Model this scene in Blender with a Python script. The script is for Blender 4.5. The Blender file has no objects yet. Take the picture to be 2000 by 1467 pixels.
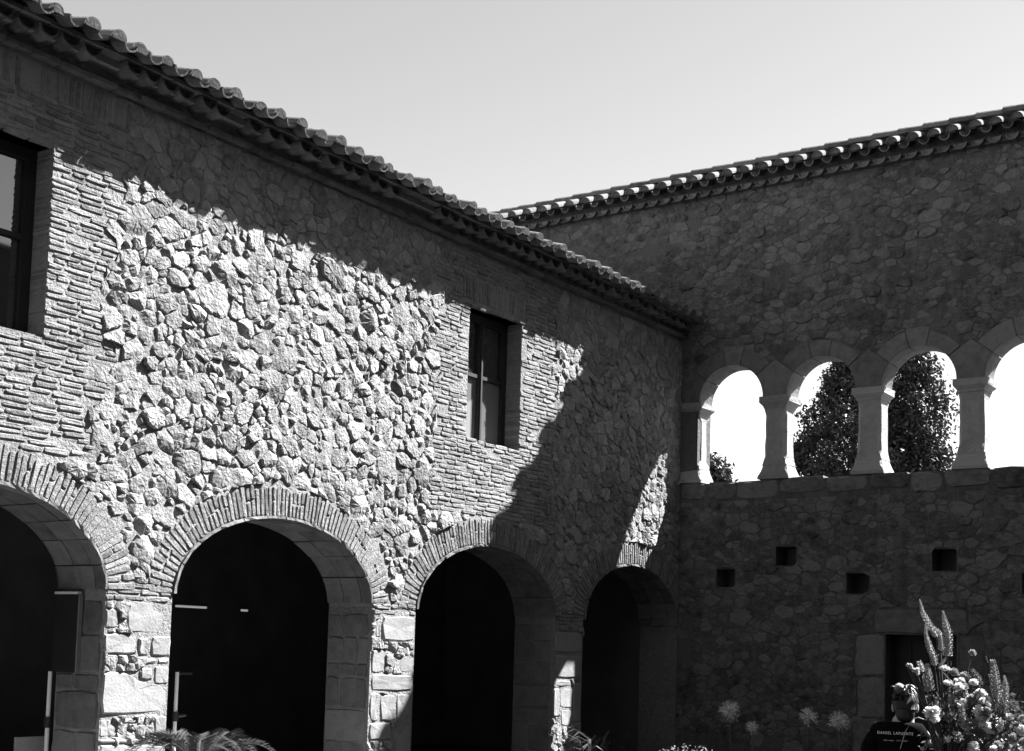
import bpy, bmesh, math, random
import numpy as np
from mathutils import Vector, Matrix
from mathutils.bvhtree import BVHTree

rng = random.Random(7)
nrg = np.random.RandomState(11)
S = bpy.context.scene
COL = S.collection
R = math.radians

# ------------------------------------------------------------------ camera, sky, sun, exposure
# world axes: the arcade wall is the plane x = 0 facing +x, the loggia wall is y = 0 facing -y, ground z = 0 (metres)
CAM_LOC = Vector((10.0, -18.88, 1.7))
YAW, PITCH, ROLL, FPX, CY = 0.610422, 0.0746171, 0.0289661, 2630.78, 1069.03
cam_d = bpy.data.cameras.new('camera')
cam = bpy.data.objects.new('camera', cam_d)
COL.objects.link(cam)
fw = Vector((-math.sin(YAW)*math.cos(PITCH), math.cos(YAW)*math.cos(PITCH), math.sin(PITCH)))
r0 = fw.cross(Vector((0, 0, 1))).normalized()
u0 = r0.cross(fw)
rt = r0*math.cos(ROLL) + u0*math.sin(ROLL)
up = -r0*math.sin(ROLL) + u0*math.cos(ROLL)
M = Matrix((rt, up, -fw)).transposed().to_4x4()
M.translation = CAM_LOC
cam.matrix_world = M
cam_d.sensor_width = 36.0
cam_d.lens = FPX*36.0/2000.0
cam_d.shift_y = (CY - 733.5)/2000.0
cam_d.clip_start = 0.1
cam_d.clip_end = 3000.0
S.camera = cam

SUN = Vector((1.0, 1.78, 2.234)).normalized()          # towards the sun
SUN_EL = math.asin(SUN.z)
SUN_AZ = math.atan2(SUN.x, SUN.y)                      # clockwise from +y
world = bpy.data.worlds.new('World')
S.world = world
world.use_nodes = True
wn = world.node_tree.nodes
wl = world.node_tree.links
wn.clear()
sky = wn.new('ShaderNodeTexSky')
sky.sky_type = 'NISHITA'
sky.sun_disc = False
sky.sun_elevation = SUN_EL
sky.sun_rotation = SUN_AZ
sky.air_density = 1.0
sky.dust_density = 0.15
sky.ozone_density = 1.0
sepc = wn.new('ShaderNodeSeparateColor')                # black-and-white film behind a warm filter sees mostly the red of the sky
mixr = wn.new('ShaderNodeMath'); mixr.operation = 'MULTIPLY_ADD'
mixg = wn.new('ShaderNodeMath'); mixg.operation = 'MULTIPLY'
bg = wn.new('ShaderNodeBackground')
wo = wn.new('ShaderNodeOutputWorld')
wl.new(sky.outputs[0], sepc.inputs[0])
wl.new(sepc.outputs[1], mixg.inputs[0]); mixg.inputs[1].default_value = 0.1
wl.new(sepc.outputs[0], mixr.inputs[0]); mixr.inputs[1].default_value = 0.9
wl.new(mixg.outputs[0], mixr.inputs[2])
wl.new(mixr.outputs[0], bg.inputs['Color'])
bg.inputs['Strength'].default_value = 0.063
wl.new(bg.outputs[0], wo.inputs['Surface'])

sun_d = bpy.data.lights.new('sun', 'SUN')
sun_d.energy = 5.0
sun_d.angle = R(0.5)
sun_d.color = (1.0, 1.0, 1.0)
sun = bpy.data.objects.new('sun', sun_d)
COL.objects.link(sun)
sun.rotation_euler = SUN.to_track_quat('Z', 'Y').to_euler()
sun.location = (20, 30, 40)

S.view_settings.view_transform = 'Standard'
S.view_settings.look = 'None'
S.view_settings.exposure = 2.55
S.view_settings.gamma = 1.0
S.view_settings.use_curve_mapping = False


def project(p):
    q = Vector(p) - CAM_LOC
    z = q.dot(fw)
    if z < 0.2:
        return None
    return (1000 + FPX*q.dot(rt)/z, CY - FPX*q.dot(up)/z, z)


# ------------------------------------------------------------------ materials
def mat_masonry(name, lo, hi, rough=0.92, grain=9.0, bump=0.35, bump_scale=28.0, dirt=0.5, pit=0.0):
    m = bpy.data.materials.new(name)
    m.use_nodes = True
    nt = m.node_tree
    N, L = nt.nodes, nt.links
    b = N['Principled BSDF']
    b.inputs['Roughness'].default_value = rough
    b.inputs['Specular IOR Level'].default_value = 0.15
    geo = N.new('ShaderNodeNewGeometry')
    oi = N.new('ShaderNodeObjectInfo')
    add = N.new('ShaderNodeMath'); add.operation = 'ADD'
    L.new(geo.outputs['Random Per Island'], add.inputs[0])
    L.new(oi.outputs['Random'], add.inputs[1])
    fr = N.new('ShaderNodeMath'); fr.operation = 'FRACT'
    L.new(add.outputs[0], fr.inputs[0])
    n1 = N.new('ShaderNodeTexNoise'); n1.inputs['Scale'].default_value = grain; n1.inputs['Detail'].default_value = 8; n1.inputs['Roughness'].default_value = 0.65
    L.new(geo.outputs['Position'], n1.inputs['Vector'])
    n2 = N.new('ShaderNodeTexNoise'); n2.inputs['Scale'].default_value = 1.3; n2.inputs['Detail'].default_value = 5
    L.new(geo.outputs['Position'], n2.inputs['Vector'])
    # tone = mix(random, noise)
    a1 = N.new('ShaderNodeMath'); a1.operation = 'MULTIPLY_ADD'; a1.inputs[1].default_value = 0.55
    L.new(fr.outputs[0], a1.inputs[0])
    s1 = N.new('ShaderNodeMath'); s1.operation = 'MULTIPLY_ADD'; s1.inputs[1].default_value = 1.6; s1.inputs[2].default_value = -0.6
    L.new(n1.outputs['Fac'], s1.inputs[0])
    L.new(s1.outputs[0], a1.inputs[2])
    a2 = N.new('ShaderNodeMath'); a2.operation = 'MULTIPLY_ADD'; a2.inputs[1].default_value = dirt
    L.new(n2.outputs['Fac'], a2.inputs[0])
    L.new(a1.outputs[0], a2.inputs[2])
    mr = N.new('ShaderNodeMapRange'); mr.inputs['From Min'].default_value = 0.15; mr.inputs['From Max'].default_value = 1.05
    mr.inputs['To Min'].default_value = lo; mr.inputs['To Max'].default_value = hi
    L.new(a2.outputs[0], mr.inputs['Value'])
    cc = N.new('ShaderNodeCombineColor')
    for k in range(3):
        L.new(mr.outputs[0], cc.inputs[k])
    L.new(cc.outputs[0], b.inputs['Base Color'])
    n3 = N.new('ShaderNodeTexNoise'); n3.inputs['Scale'].default_value = bump_scale; n3.inputs['Detail'].default_value = 10; n3.inputs['Roughness'].default_value = 0.62
    L.new(geo.outputs['Position'], n3.inputs['Vector'])
    bm_ = N.new('ShaderNodeBump'); bm_.inputs['Strength'].default_value = bump; bm_.inputs['Distance'].default_value = 0.05
    h = n3.outputs['Fac']
    if pit:
        vo = N.new('ShaderNodeTexVoronoi'); vo.inputs['Scale'].default_value = pit
        L.new(geo.outputs['Position'], vo.inputs['Vector'])
        ma = N.new('ShaderNodeMath'); ma.operation = 'MULTIPLY_ADD'; ma.inputs[1].default_value = 0.25
        L.new(vo.outputs['Distance'], ma.inputs[0]); L.new(n3.outputs['Fac'], ma.inputs[2])
        h = ma.outputs[0]
    L.new(h, bm_.inputs['Height'])
    L.new(bm_.outputs[0], b.inputs['Normal'])
    return m


def mat_plain(name, v, rough=0.8, var=0.25, scale=12.0, spec=0.3, rand=0.0, trans=0.0):
    m = bpy.data.materials.new(name)
    m.use_nodes = True
    nt = m.node_tree
    N, L = nt.nodes, nt.links
    b = N['Principled BSDF']
    b.inputs['Roughness'].default_value = rough
    b.inputs['Specular IOR Level'].default_value = spec
    geo = N.new('ShaderNodeNewGeometry')
    n1 = N.new('ShaderNodeTexNoise'); n1.inputs['Scale'].default_value = scale; n1.inputs['Detail'].default_value = 6
    L.new(geo.outputs['Position'], n1.inputs['Vector'])
    src = n1.outputs['Fac']
    if rand:
        oi = N.new('ShaderNodeObjectInfo')
        ad = N.new('ShaderNodeMath'); ad.operation = 'ADD'
        L.new(geo.outputs['Random Per Island'], ad.inputs[0]); L.new(oi.outputs['Random'], ad.inputs[1])
        fr = N.new('ShaderNodeMath'); fr.operation = 'FRACT'; L.new(ad.outputs[0], fr.inputs[0])
        mx = N.new('ShaderNodeMix'); mx.inputs['Factor'].default_value = rand
        L.new(n1.outputs['Fac'], mx.inputs[2]); L.new(fr.outputs[0], mx.inputs[3])
        src = mx.outputs[0]
    mr = N.new('ShaderNodeMapRange'); mr.inputs['From Min'].default_value = 0.2; mr.inputs['From Max'].default_value = 0.8
    mr.inputs['To Min'].default_value = v*(1 - var); mr.inputs['To Max'].default_value = v*(1 + var)
    L.new(src, mr.inputs['Value'])
    cc = N.new('ShaderNodeCombineColor')
    for k in range(3):
        L.new(mr.outputs[0], cc.inputs[k])
    L.new(cc.outputs[0], b.inputs['Base Color'])
    if trans:
        tr = N.new('ShaderNodeBsdfTranslucent')
        L.new(cc.outputs[0], tr.inputs['Color'])
        ms = N.new('ShaderNodeMixShader'); ms.inputs[0].default_value = trans
        L.new(b.outputs[0], ms.inputs[1]); L.new(tr.outputs[0], ms.inputs[2])
        L.new(ms.outputs[0], N['Material Output'].inputs['Surface'])
    return m


MT = {}
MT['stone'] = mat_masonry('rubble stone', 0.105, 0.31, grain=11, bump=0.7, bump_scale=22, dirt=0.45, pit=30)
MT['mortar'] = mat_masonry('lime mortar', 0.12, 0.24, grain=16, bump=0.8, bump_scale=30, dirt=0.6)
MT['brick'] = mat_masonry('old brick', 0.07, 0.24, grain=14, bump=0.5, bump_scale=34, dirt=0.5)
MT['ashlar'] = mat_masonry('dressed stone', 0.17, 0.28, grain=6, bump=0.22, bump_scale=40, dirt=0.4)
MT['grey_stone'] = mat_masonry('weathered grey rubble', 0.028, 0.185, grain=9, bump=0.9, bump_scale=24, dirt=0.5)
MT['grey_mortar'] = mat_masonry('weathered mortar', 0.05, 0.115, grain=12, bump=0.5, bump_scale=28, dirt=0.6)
MT['column'] = mat_masonry('loggia limestone', 0.17, 0.32, grain=8, bump=0.4, bump_scale=30, dirt=0.8, pit=45)
MT['arch_stone'] = mat_masonry('arch stone', 0.075, 0.19, grain=7, bump=0.5, bump_scale=30, dirt=0.5)
MT['jamb'] = mat_masonry('shade toned jamb', 0.07, 0.17, grain=7, bump=0.3, bump_scale=30, dirt=0.6)  # dressed stone darkened, the shade of the arch reveals put into its colour
MT['gravel'] = mat_masonry('bounce gravel', 0.30, 0.42, grain=40, bump=0.5, bump_scale=60)
MT['tile'] = mat_masonry('clay tile', 0.05, 0.16, grain=10, bump=0.3, bump_scale=30, dirt=0.5)
MT['soffit'] = mat_masonry('shade toned soffit brick', 0.07, 0.17, grain=8, bump=0.3, bump_scale=26, dirt=0.5)  # brick tone lowered to paint in the shade under the arches
MT['plaster'] = mat_plain('shade toned plaster', 0.08, 0.9, 0.3, 2.0, 0.1)  # gallery shade put into the dark base colour
MT['wood'] = mat_plain('dark window wood', 0.022, 0.6, 0.35, 9.0, 0.3)
MT['soil'] = mat_plain('garden soil', 0.035, 0.95, 0.4, 3.0, 0.1)
MT['leaf'] = mat_plain('shrub leaf', 0.075, 0.55, 0.5, 4.0, 0.4, rand=0.6, trans=0.25)
MT['tree_leaf'] = mat_plain('evergreen leaf', 0.04, 0.45, 0.5, 1.0, 0.45, rand=0.7, trans=0.08)
MT['bark'] = mat_plain('bark', 0.08, 0.9, 0.4, 8.0, 0.1)
MT['frond'] = mat_plain('cycad leaflet', 0.055, 0.75, 0.4, 6.0, 0.3, rand=0.5, trans=0.05)
MT['shirt'] = mat_plain('black cotton', 0.006, 0.95, 0.3, 30.0, 0.02)
MT['trousers'] = mat_plain('dark trousers', 0.03, 0.9, 0.3, 30.0, 0.1)
MT['skin'] = mat_plain('skin', 0.33, 0.5, 0.08, 20.0, 0.4)
MT['hair'] = mat_plain('hair', 0.16, 0.45, 0.6, 60.0, 0.5, rand=0.6)
MT['dark_hair'] = mat_plain('dark hair', 0.022, 0.5, 0.6, 60.0, 0.4, rand=0.5)
MT['print'] = mat_plain('white print', 0.75, 0.7, 0.05, 20.0, 0.2)
MT['petal_light'] = mat_plain('pale petal', 0.68, 0.6, 0.2, 30.0, 0.2, rand=0.5, trans=0.3)
MT['petal_mid'] = mat_plain('mid petal', 0.34, 0.6, 0.35, 30.0, 0.2, rand=0.5, trans=0.25)
MT['petal_soft'] = mat_plain('soft petal', 0.62, 0.6, 0.5, 30.0, 0.2, rand=0.7, trans=0.25)
MT['petal_dark'] = mat_plain('deep petal', 0.16, 0.6, 0.4, 30.0, 0.2, rand=0.5, trans=0.2)
MT['white_paint'] = mat_plain('white paint', 0.72, 0.45, 0.06, 20.0, 0.4)
MT['black_metal'] = mat_plain('black metal', 0.02, 0.5, 0.2, 20.0, 0.4)
MT['terracotta'] = mat_plain('terracotta', 0.2, 0.85, 0.25, 10.0, 0.2)


def mat_glass(name, lo, hi):
    m = bpy.data.materials.new(name)
    m.use_nodes = True
    nt = m.node_tree
    N, L = nt.nodes, nt.links
    b = N['Principled BSDF']
    n1 = N.new('ShaderNodeTexNoise'); n1.inputs['Scale'].default_value = 2.0
    geo = N.new('ShaderNodeNewGeometry')
    L.new(geo.outputs['Position'], n1.inputs['Vector'])
    mr = N.new('ShaderNodeMapRange'); mr.inputs['To Min'].default_value = lo; mr.inputs['To Max'].default_value = hi
    L.new(n1.outputs['Fac'], mr.inputs['Value'])
    cc = N.new('ShaderNodeCombineColor')
    for k in range(3):
        L.new(mr.outputs[0], cc.inputs[k])
    L.new(cc.outputs[0], b.inputs['Base Color'])
    b.inputs['Roughness'].default_value = 0.03
    b.inputs['IOR'].default_value = 2.3
    bp = N.new('ShaderNodeBump'); bp.inputs['Strength'].default_value = 0.03
    L.new(n1.outputs['Fac'], bp.inputs['Height']); L.new(bp.outputs[0], b.inputs['Normal'])
    return m


MT['glass'] = mat_glass('dark window glass', 0.02, 0.035)
MT['glass_curtain'] = mat_glass('window glass over pale curtain', 0.12, 0.18)


def mat_lamp(name, e):
    m = bpy.data.materials.new(name)
    m.use_nodes = True
    b = m.node_tree.nodes['Principled BSDF']
    b.inputs['Base Color'].default_value = (0.8, 0.8, 0.8, 1)
    b.inputs['Emission Color'].default_value = (1, 1, 1, 1)
    b.inputs['Emission Strength'].default_value = e
    return m


MT['tube'] = mat_lamp('lit tube', 0.045)


# ------------------------------------------------------------------ object helpers
def link(name, verts, faces, mat, parent=None, smooth=False, kind=None, center=True):
    me = bpy.data.meshes.new(name)
    v = np.asarray(verts, dtype=float)
    c = v.mean(axis=0) if (center and len(v)) else np.zeros(3)
    base = Vector(c)
    me.from_pydata((v - c).tolist(), [], faces)
    if mat is not None:
        me.materials.append(mat)
    if smooth:
        me.polygons.foreach_set('use_smooth', [True]*len(me.polygons))
    me.update()
    o = bpy.data.objects.new(name, me)
    COL.objects.link(o)
    if parent is not None:
        o.parent = parent
        base = base - WORLDPOS.get(parent.name, Vector((0, 0, 0)))
    o.location = base
    WORLDPOS[o.name] = Vector(c)
    if kind:
        o['kind'] = kind
    return o


WORLDPOS = {}


def thing(name, label, cat, loc=(0, 0, 0), group=None):
    o = bpy.data.objects.new(name, None)
    COL.objects.link(o)
    o.location = loc
    o.empty_display_size = 0.2
    WORLDPOS[o.name] = Vector(loc)
    o['label'] = label
    o['category'] = cat
    if group:
        o['group'] = group
    return o


def merge(pieces):
    V, F, n = [], [], 0
    for v, f in pieces:
        V.extend(v)
        F.extend([tuple(i + n for i in q) for q in f])
        n += len(v)
    return V, F


def px_area(v):
    a = np.asarray(v)
    P = [project(p) for p in (a.min(0), a.max(0), a.mean(0))]
    if any(p is None for p in P):
        return 0.0
    if not (-15 < P[2][0] < 2015 and -15 < P[2][1] < 1482):
        return 0.0
    ext = np.sort(a.max(0) - a.min(0))
    return ext[1]*ext[2]*(FPX/P[2][2])**2


def emit(pieces, name, stuff_name, parent, mat, limit=300):
    """the pieces that show largest become parts of their own, the rest one joined part"""
    order = sorted(range(len(pieces)), key=lambda i: -px_area(pieces[i][0]))
    for i in order[:limit]:
        link(name, pieces[i][0], pieces[i][1], mat, parent)
    rest = [pieces[i] for i in order[limit:]]
    if rest:
        V, F = merge(rest)
        link(stuff_name, V, F, mat, parent, kind='stuff')


# ------------------------------------------------------------------ piece shapes
FL = lambda u, v, d: (d, u, v)               # arcade wall: u = y, v = z, d outwards +x
FR = lambda u, v, d: (u, -d, v)              # loggia wall: u = x, v = z, d outwards -y


def resample(poly, n):
    P = np.asarray(poly, float)
    Q = np.vstack([P, P[:1]])
    seg = np.hypot(*(Q[1:] - Q[:-1]).T)
    t = np.concatenate([[0], np.cumsum(seg)])
    s = (np.arange(n) + 0.5)*t[-1]/n
    return np.stack([np.interp(s, t, Q[:, 0]), np.interp(s, t, Q[:, 1])], 1)


def ccw(poly):
    P = np.asarray(poly, float)
    x, y = P[:, 0], P[:, 1]
    return P if (x*np.roll(y, -1) - y*np.roll(x, -1)).sum() > 0 else P[::-1]


def stone_piece(poly, frame, depth, tilt=0.35, base=-0.05, rough=0.06, shoulder=0.86, facets=3, extra=True):
    """a rubble stone: irregular outline and a face cut by a few broken planes"""
    P = ccw(poly)
    n = len(P)
    c = P.mean(0)
    rad = max(np.hypot(*(P - c).T).mean(), .01)
    planes = [(depth*rng.uniform(.9, 1.05), *(np.array([rng.uniform(-1, 1), rng.uniform(-1, 1)])*tilt*depth/rad*.55))]
    for _ in range(facets):
        a = rng.uniform(0, 2*math.pi)
        g = depth/rad*rng.uniform(.5, 1.5)
        planes.append((depth*rng.uniform(.95, 1.35), -g*math.cos(a), -g*math.sin(a)))
    def hgt(q):
        e = q - c
        return min(p[0] + p[1]*e[0] + p[2]*e[1] for p in planes)
    rings = [1.0, 0.985, shoulder, 0.52] if extra else [1.0, 0.98, shoulder*.9]
    V = []
    for k, s in enumerate(rings):
        for p in P:
            q = c + (p - c)*s
            if k >= 2:
                q = q + np.array([rng.uniform(-1, 1), rng.uniform(-1, 1)])*rad*0.05
            if k == 0:
                d = base
            elif k == 1:
                d = hgt(q)*rng.uniform(.45, .8)
            else:
                d = hgt(q) + depth*rng.uniform(-rough, rough)
            V.append(frame(q[0], q[1], max(d, base*.3)))
    V.append(frame(c[0], c[1], max(hgt(c) + depth*rng.uniform(-rough, rough), base*.3)))
    F = []
    m = len(rings)
    for k in range(m - 1):
        for i in range(n):
            j = (i + 1) % n
            a, b, c2, d2 = k*n + i, k*n + j, (k + 1)*n + j, (k + 1)*n + i
            if k == 0:
                F.append((a, b, c2, d2))
            elif rng.random() < .5:
                F.append((a, b, c2)); F.append((a, c2, d2))
            else:
                F.append((a, b, d2)); F.append((b, c2, d2))
    for i in range(n):
        F.append(((m - 1)*n + i, (m - 1)*n + (i + 1) % n, m*n))
    return V, F


def block_piece(poly, frame, d0, d1, bevel=0.012, jit=0.004, tilt=0.0, sub=1):
    """a laid block (brick, voussoir, ashlar): prism with worn chamfered face"""
    P = ccw(poly)
    if sub > 1:
        Q = []
        for i in range(len(P)):
            a, b = P[i], P[(i + 1) % len(P)]
            for k in range(sub):
                Q.append(a + (b - a)*k/sub)
        P = np.array(Q)
        P = 0.8*P + 0.1*np.roll(P, 1, 0) + 0.1*np.roll(P, -1, 0)
    n = len(P)
    c = P.mean(0)
    ext = (P.max(0) - P.min(0))/2
    J = lambda: rng.uniform(-jit, jit)
    P = P + np.array([[J(), J()] for _ in range(n)])
    t0, t1 = rng.uniform(-tilt, tilt), rng.uniform(-tilt, tilt)
    V = []
    for p in P:
        V.append(frame(p[0], p[1], d0))
    for p in P:
        V.append(frame(p[0], p[1], d1 - bevel*rng.uniform(.6, 1.6) + t0*(p[0] - c[0]) + t1*(p[1] - c[1])))
    sx, sy = max(1 - bevel*1.2/ext[0], .5), max(1 - bevel*1.2/ext[1], .5)
    for p in P:
        q = c + (p - c)*np.array([sx, sy])
        V.append(frame(q[0] + J(), q[1] + J()*.6, d1 + J()*.6 + t0*(p[0] - c[0]) + t1*(p[1] - c[1])))
    F = []
    for k in range(2):
        for i in range(n):
            j = (i + 1) % n
            F.append((k*n + i, k*n + j, (k + 1)*n + j, (k + 1)*n + i))
    if n > 4:
        V.append(frame(c[0], c[1], d1 + J()*.5))
        for i in range(n):
            F.append((2*n + i, 2*n + (i + 1) % n, 3*n))
    else:
        F.append(tuple(2*n + i for i in range(n)))
    return V, F


def box_piece(x0, x1, y0, y1, z0, z1):
    V = [(x, y, z) for z in (z0, z1) for y in (y0, y1) for x in (x0, x1)]
    F = [(0, 2, 3, 1), (4, 5, 7, 6), (0, 1, 5, 4), (2, 6, 7, 3), (0, 4, 6, 2), (1, 3, 7, 5)]
    return V, F


# ------------------------------------------------------------------ rubble layout: power diagram of darts of mixed size
def rubble_cells(u0, u1, v0, v1, sdf, sizes, stretch=1.0, warp=0.0, seed=1):
    """sizes: list of (radius, tries). u is divided by stretch while packing. returns outlines in (u, v)"""
    rg = random.Random(seed)
    U0, U1 = u0/stretch, u1/stretch
    pts, G, cell = [], {}, 0.25
    def near(x, y, rr):
        k = int(rr/cell) + 1
        ci, cj = int(math.floor(x/cell)), int(math.floor(y/cell))
        for i in range(ci - k, ci + k + 1):
            for j in range(cj - k, cj + k + 1):
                for t in G.get((i, j), ()):
                    yield t
    for r, tries in sizes:
        for _ in range(tries):
            x, y = rg.uniform(U0 - .1, U1 + .1), rg.uniform(v0 - .1, v1 + .1)
            rr = r*rg.uniform(.85, 1.2)
            if sdf(x*stretch, y) < rr*0.55:
                continue
            ok = True
            for t in near(x, y, rr + 0.3):
                q = pts[t]
                if (q[0] - x)**2 + (q[1] - y)**2 < ((rr + q[2])*0.86)**2:
                    ok = False
                    break
            if ok:
                G.setdefault((int(math.floor(x/cell)), int(math.floor(y/cell))), []).append(len(pts))
                pts.append((x, y, rr))
    out = []
    for i, (x, y, r) in enumerate(pts):
        b = r*2.1
        poly = [(x + b*math.cos(a), y + b*math.sin(a)) for a in [k*math.pi/3.5 + r*40 for k in range(7)]]
        for t in near(x, y, r*2 + .45):
            if t == i:
                continue
            X, Y, Rr = pts[t]
            dx, dy = X - x, Y - y
            d2 = dx*dx + dy*dy
            if d2 > (b + Rr*2.1)**2 or d2 < 1e-9:
                continue
            w = 0.5*(1 + 0.75*(r*r - Rr*Rr)/d2)
            mx, my = x + dx*w, y + dy*w
            new = []
            m = len(poly)
            for k in range(m):
                p, q = poly[k], poly[(k + 1) % m]
                sp = (p[0] - mx)*dx + (p[1] - my)*dy
                sq = (q[0] - mx)*dx + (q[1] - my)*dy
                if sp <= 0:
                    new.append(p)
                if sp*sq < 0:
                    f = sp/(sp - sq)
                    new.append((p[0] + (q[0] - p[0])*f, p[1] + (q[1] - p[1])*f))
            poly = new
            if len(poly) < 3:
                break
        if len(poly) < 3:
            continue
        Q = []
        for k in range(len(poly)):
            a, b2 = np.array(poly[k]), np.array(poly[(k + 1) % len(poly)])
            Q.append(a)
            if np.hypot(*(b2 - a)) > .09:
                Q.append((a + b2)/2)
        P = np.array(Q)
        P[:, 0] *= stretch
        if warp:                                            # shear the packing so stones lie askew
            W = P.copy()
            W[:, 0] += warp*(np.sin(3.1*P[:, 1] + 1.3*P[:, 0] + seed) + .6*np.sin(7.3*P[:, 1] - 2.9*P[:, 0]))
            W[:, 1] += warp*(np.sin(3.7*P[:, 0] - .9*P[:, 1] + 2*seed) + .6*np.sin(8.1*P[:, 0] + 3.3*P[:, 1]))
            P = W
        out.append((P, r))
    return out


def fit_outline(P, sdf, n, gap, shrink, roundness, jitter):
    """resample an outline, round it, pull it off its neighbours and off whatever sdf excludes"""
    P = np.asarray(P)
    keep = [P[i] for i in range(len(P)) if np.hypot(*(P[i] - P[i - 1])) > 0.012]
    if len(keep) < 3:
        keep = list(P)
    P = np.array(keep)
    Q = []
    for i in range(len(P)):                                # chamfer each corner, one point along long edges
        a, b, c_ = P[i - 1], P[i], P[(i + 1) % len(P)]
        k = rng.uniform(.08, .24)
        Q += [b + (a - b)*k, b + (c_ - b)*k]
        ln = np.hypot(*(c_ - b))
        if ln > 0.20:
            Q += [b + (c_ - b)*.4, b + (c_ - b)*.62]
        elif ln > 0.10:
            Q.append(b + (c_ - b)*rng.uniform(.42, .58))
    Q = np.array(Q)
    for _ in range(roundness):
        Q = 0.6*Q + 0.2*np.roll(Q, 1, 0) + 0.2*np.roll(Q, -1, 0)
    c = Q.mean(0)
    rad = np.hypot(*(Q - c).T).mean()
    s = max(1 - shrink/rad, 0.6)
    Q = c + (Q - c)*s
    Q = Q + nrg.uniform(-1, 1, Q.shape)*jitter*rad
    for p in Q:
        for _ in range(3):
            d = sdf(p[0], p[1])
            if d >= gap:
                break
            e = 0.01
            g = np.array([sdf(p[0] + e, p[1]) - sdf(p[0] - e, p[1]), sdf(p[0], p[1] + e) - sdf(p[0], p[1] - e)])
            gl = math.hypot(*g)
            if gl < 1e-6:
                break
            p += g/gl*(gap - d)
    out = []
    for i in range(len(Q)):                                # long edges may still cut a corner of what is excluded
        a, b = Q[i], Q[(i + 1) % len(Q)]
        out.append(a)
        m = (a + b)/2
        if sdf(m[0], m[1]) < gap*.3:
            for _ in range(3):
                d = sdf(m[0], m[1])
                if d >= gap:
                    break
                e = 0.01
                g = np.array([sdf(m[0] + e, m[1]) - sdf(m[0] - e, m[1]), sdf(m[0], m[1] + e) - sdf(m[0], m[1] - e)])
                gl = math.hypot(*g)
                if gl < 1e-6:
                    break
                m = m + g/gl*(gap - d)
            out.append(m)
    return np.array(out)


def sd_rect(u, v, a, b, c, d):
    dx = max(a - u, u - b)
    dy = max(c - v, v - d)
    if dx > 0 and dy > 0:
        return math.hypot(dx, dy)
    return max(dx, dy)


# ------------------------------------------------------------------ ground
g_ = 400
V = [(-g_, -g_, 0), (g_, -g_, 0), (g_, g_, 0), (-g_, g_, 0)]
gnd = link('ground', V, [(0, 1, 2, 3)], MT['soil'], kind='structure', center=False)

link('path', [(-.6, -24, .004), (.56, -24, .004), (.56, -4.4, .004), (-.6, -4.4, .004)], [(0, 1, 2, 3)], MT['gravel'], kind='structure', center=False)  # unseen path added to bounce sunlight onto the arch jambs and soffits

# ------------------------------------------------------------------ ARCADE BUILDING (left wing)
AB = thing('arcade_building', 'sunlit rubble and brick wing with arched arcade and two upper windows under a tiled eave', 'building', (-2.5, -6.0, 0))
SPR, RISE = 2.12, 0.88
ARCH = [(-12.43, 1.45), (-8.76, 1.45), (-5.03, 1.50), (-1.41, 1.39)]          # centre, half width
WIN = [(-12.95, -11.78, 4.27, 5.97), (-5.66, -4.50, 4.27, 5.97)]
WALL_TOP = 6.68
Y_END = -12.75                                                                  # detailed as far as this, plain beyond
TH = 0.65


def arch_z(c, a, y, rise=RISE, spr=SPR):
    t = (y - c)/a
    return spr + rise*math.sqrt(max(0.0, 1 - t*t))


# core with openings, cut into strips
cuts = set([-24.0, 0.0])
for c, a in ARCH:
    for k in range(29):
        cuts.add(round(c - a*math.cos(math.pi*k/28), 5))
for w in WIN:
    cuts.add(w[0]); cuts.add(w[1])
cuts.add(-16.0)
cuts = sorted(x for x in cuts if x <= 0.0)
XF, XB = 0.003, -TH
V, F = [], []


def quad(a, b, c, d):
    n = len(V)
    V.extend([a, b, c, d])
    F.append((n, n + 1, n + 2, n + 3))


for ya, yb in zip(cuts[:-1], cuts[1:]):
    ym = (ya + yb)/2
    ops = []
    for c, a in ARCH:
        if abs(ym - c) < a:
            ops.append((0, 0, arch_z(c, a, ya), arch_z(c, a, yb), 'arch'))
    for w in WIN:
        if w[0] < ym < w[1]:
            ops.append((w[2], w[2], w[3], w[3], 'win'))
    ops.sort()
    za, zb = 0.0, 0.0
    for o in ops + [(WALL_TOP + .35, WALL_TOP + .35, None, None, None)]:
        if o[0] > za + 1e-6 or o[1] > zb + 1e-6:
            quad((XF, ya, za), (XF, yb, zb), (XF, yb, o[1]), (XF, ya, o[0]))
            quad((XB, yb, zb), (XB, ya, za), (XB, ya, o[0]), (XB, yb, o[1]))
        if o[4] == 'arch':
            quad((XF, ya, o[2]), (XF, yb, o[3]), (XB, yb, o[3]), (XB, ya, o[2]))
        if o[4] == 'win':
            quad((XF, ya, o[2]), (XF, yb, o[2]), (XB, yb, o[2]), (XB, ya, o[2]))
            quad((XB, ya, o[0]), (XB, yb, o[0]), (XF, yb, o[0]), (XF, ya, o[0]))
        if o[2] is not None:
            za, zb = o[2], o[3]
for c, a in ARCH:
    for y, s in ((c - a, 1), (c + a, -1)):
        if y < 0:
            q = [(XF, y, 0), (XB, y, 0), (XB, y, SPR), (XF, y, SPR)]
            quad(*(q if s > 0 else q[::-1]))
for w in WIN:
    for y, s in ((w[0], 1), (w[1], -1)):
        q = [(XF, y, w[2]), (XB, y, w[2]), (XB, y, w[3]), (XF, y, w[3])]
        quad(*(q if s > 0 else q[::-1]))
quad((XF, -24, WALL_TOP + .35), (XF, 0, WALL_TOP + .35), (XB, 0, WALL_TOP + .35), (XB, -24, WALL_TOP + .35))
link('wall', V, F, MT['mortar'], AB)

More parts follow.
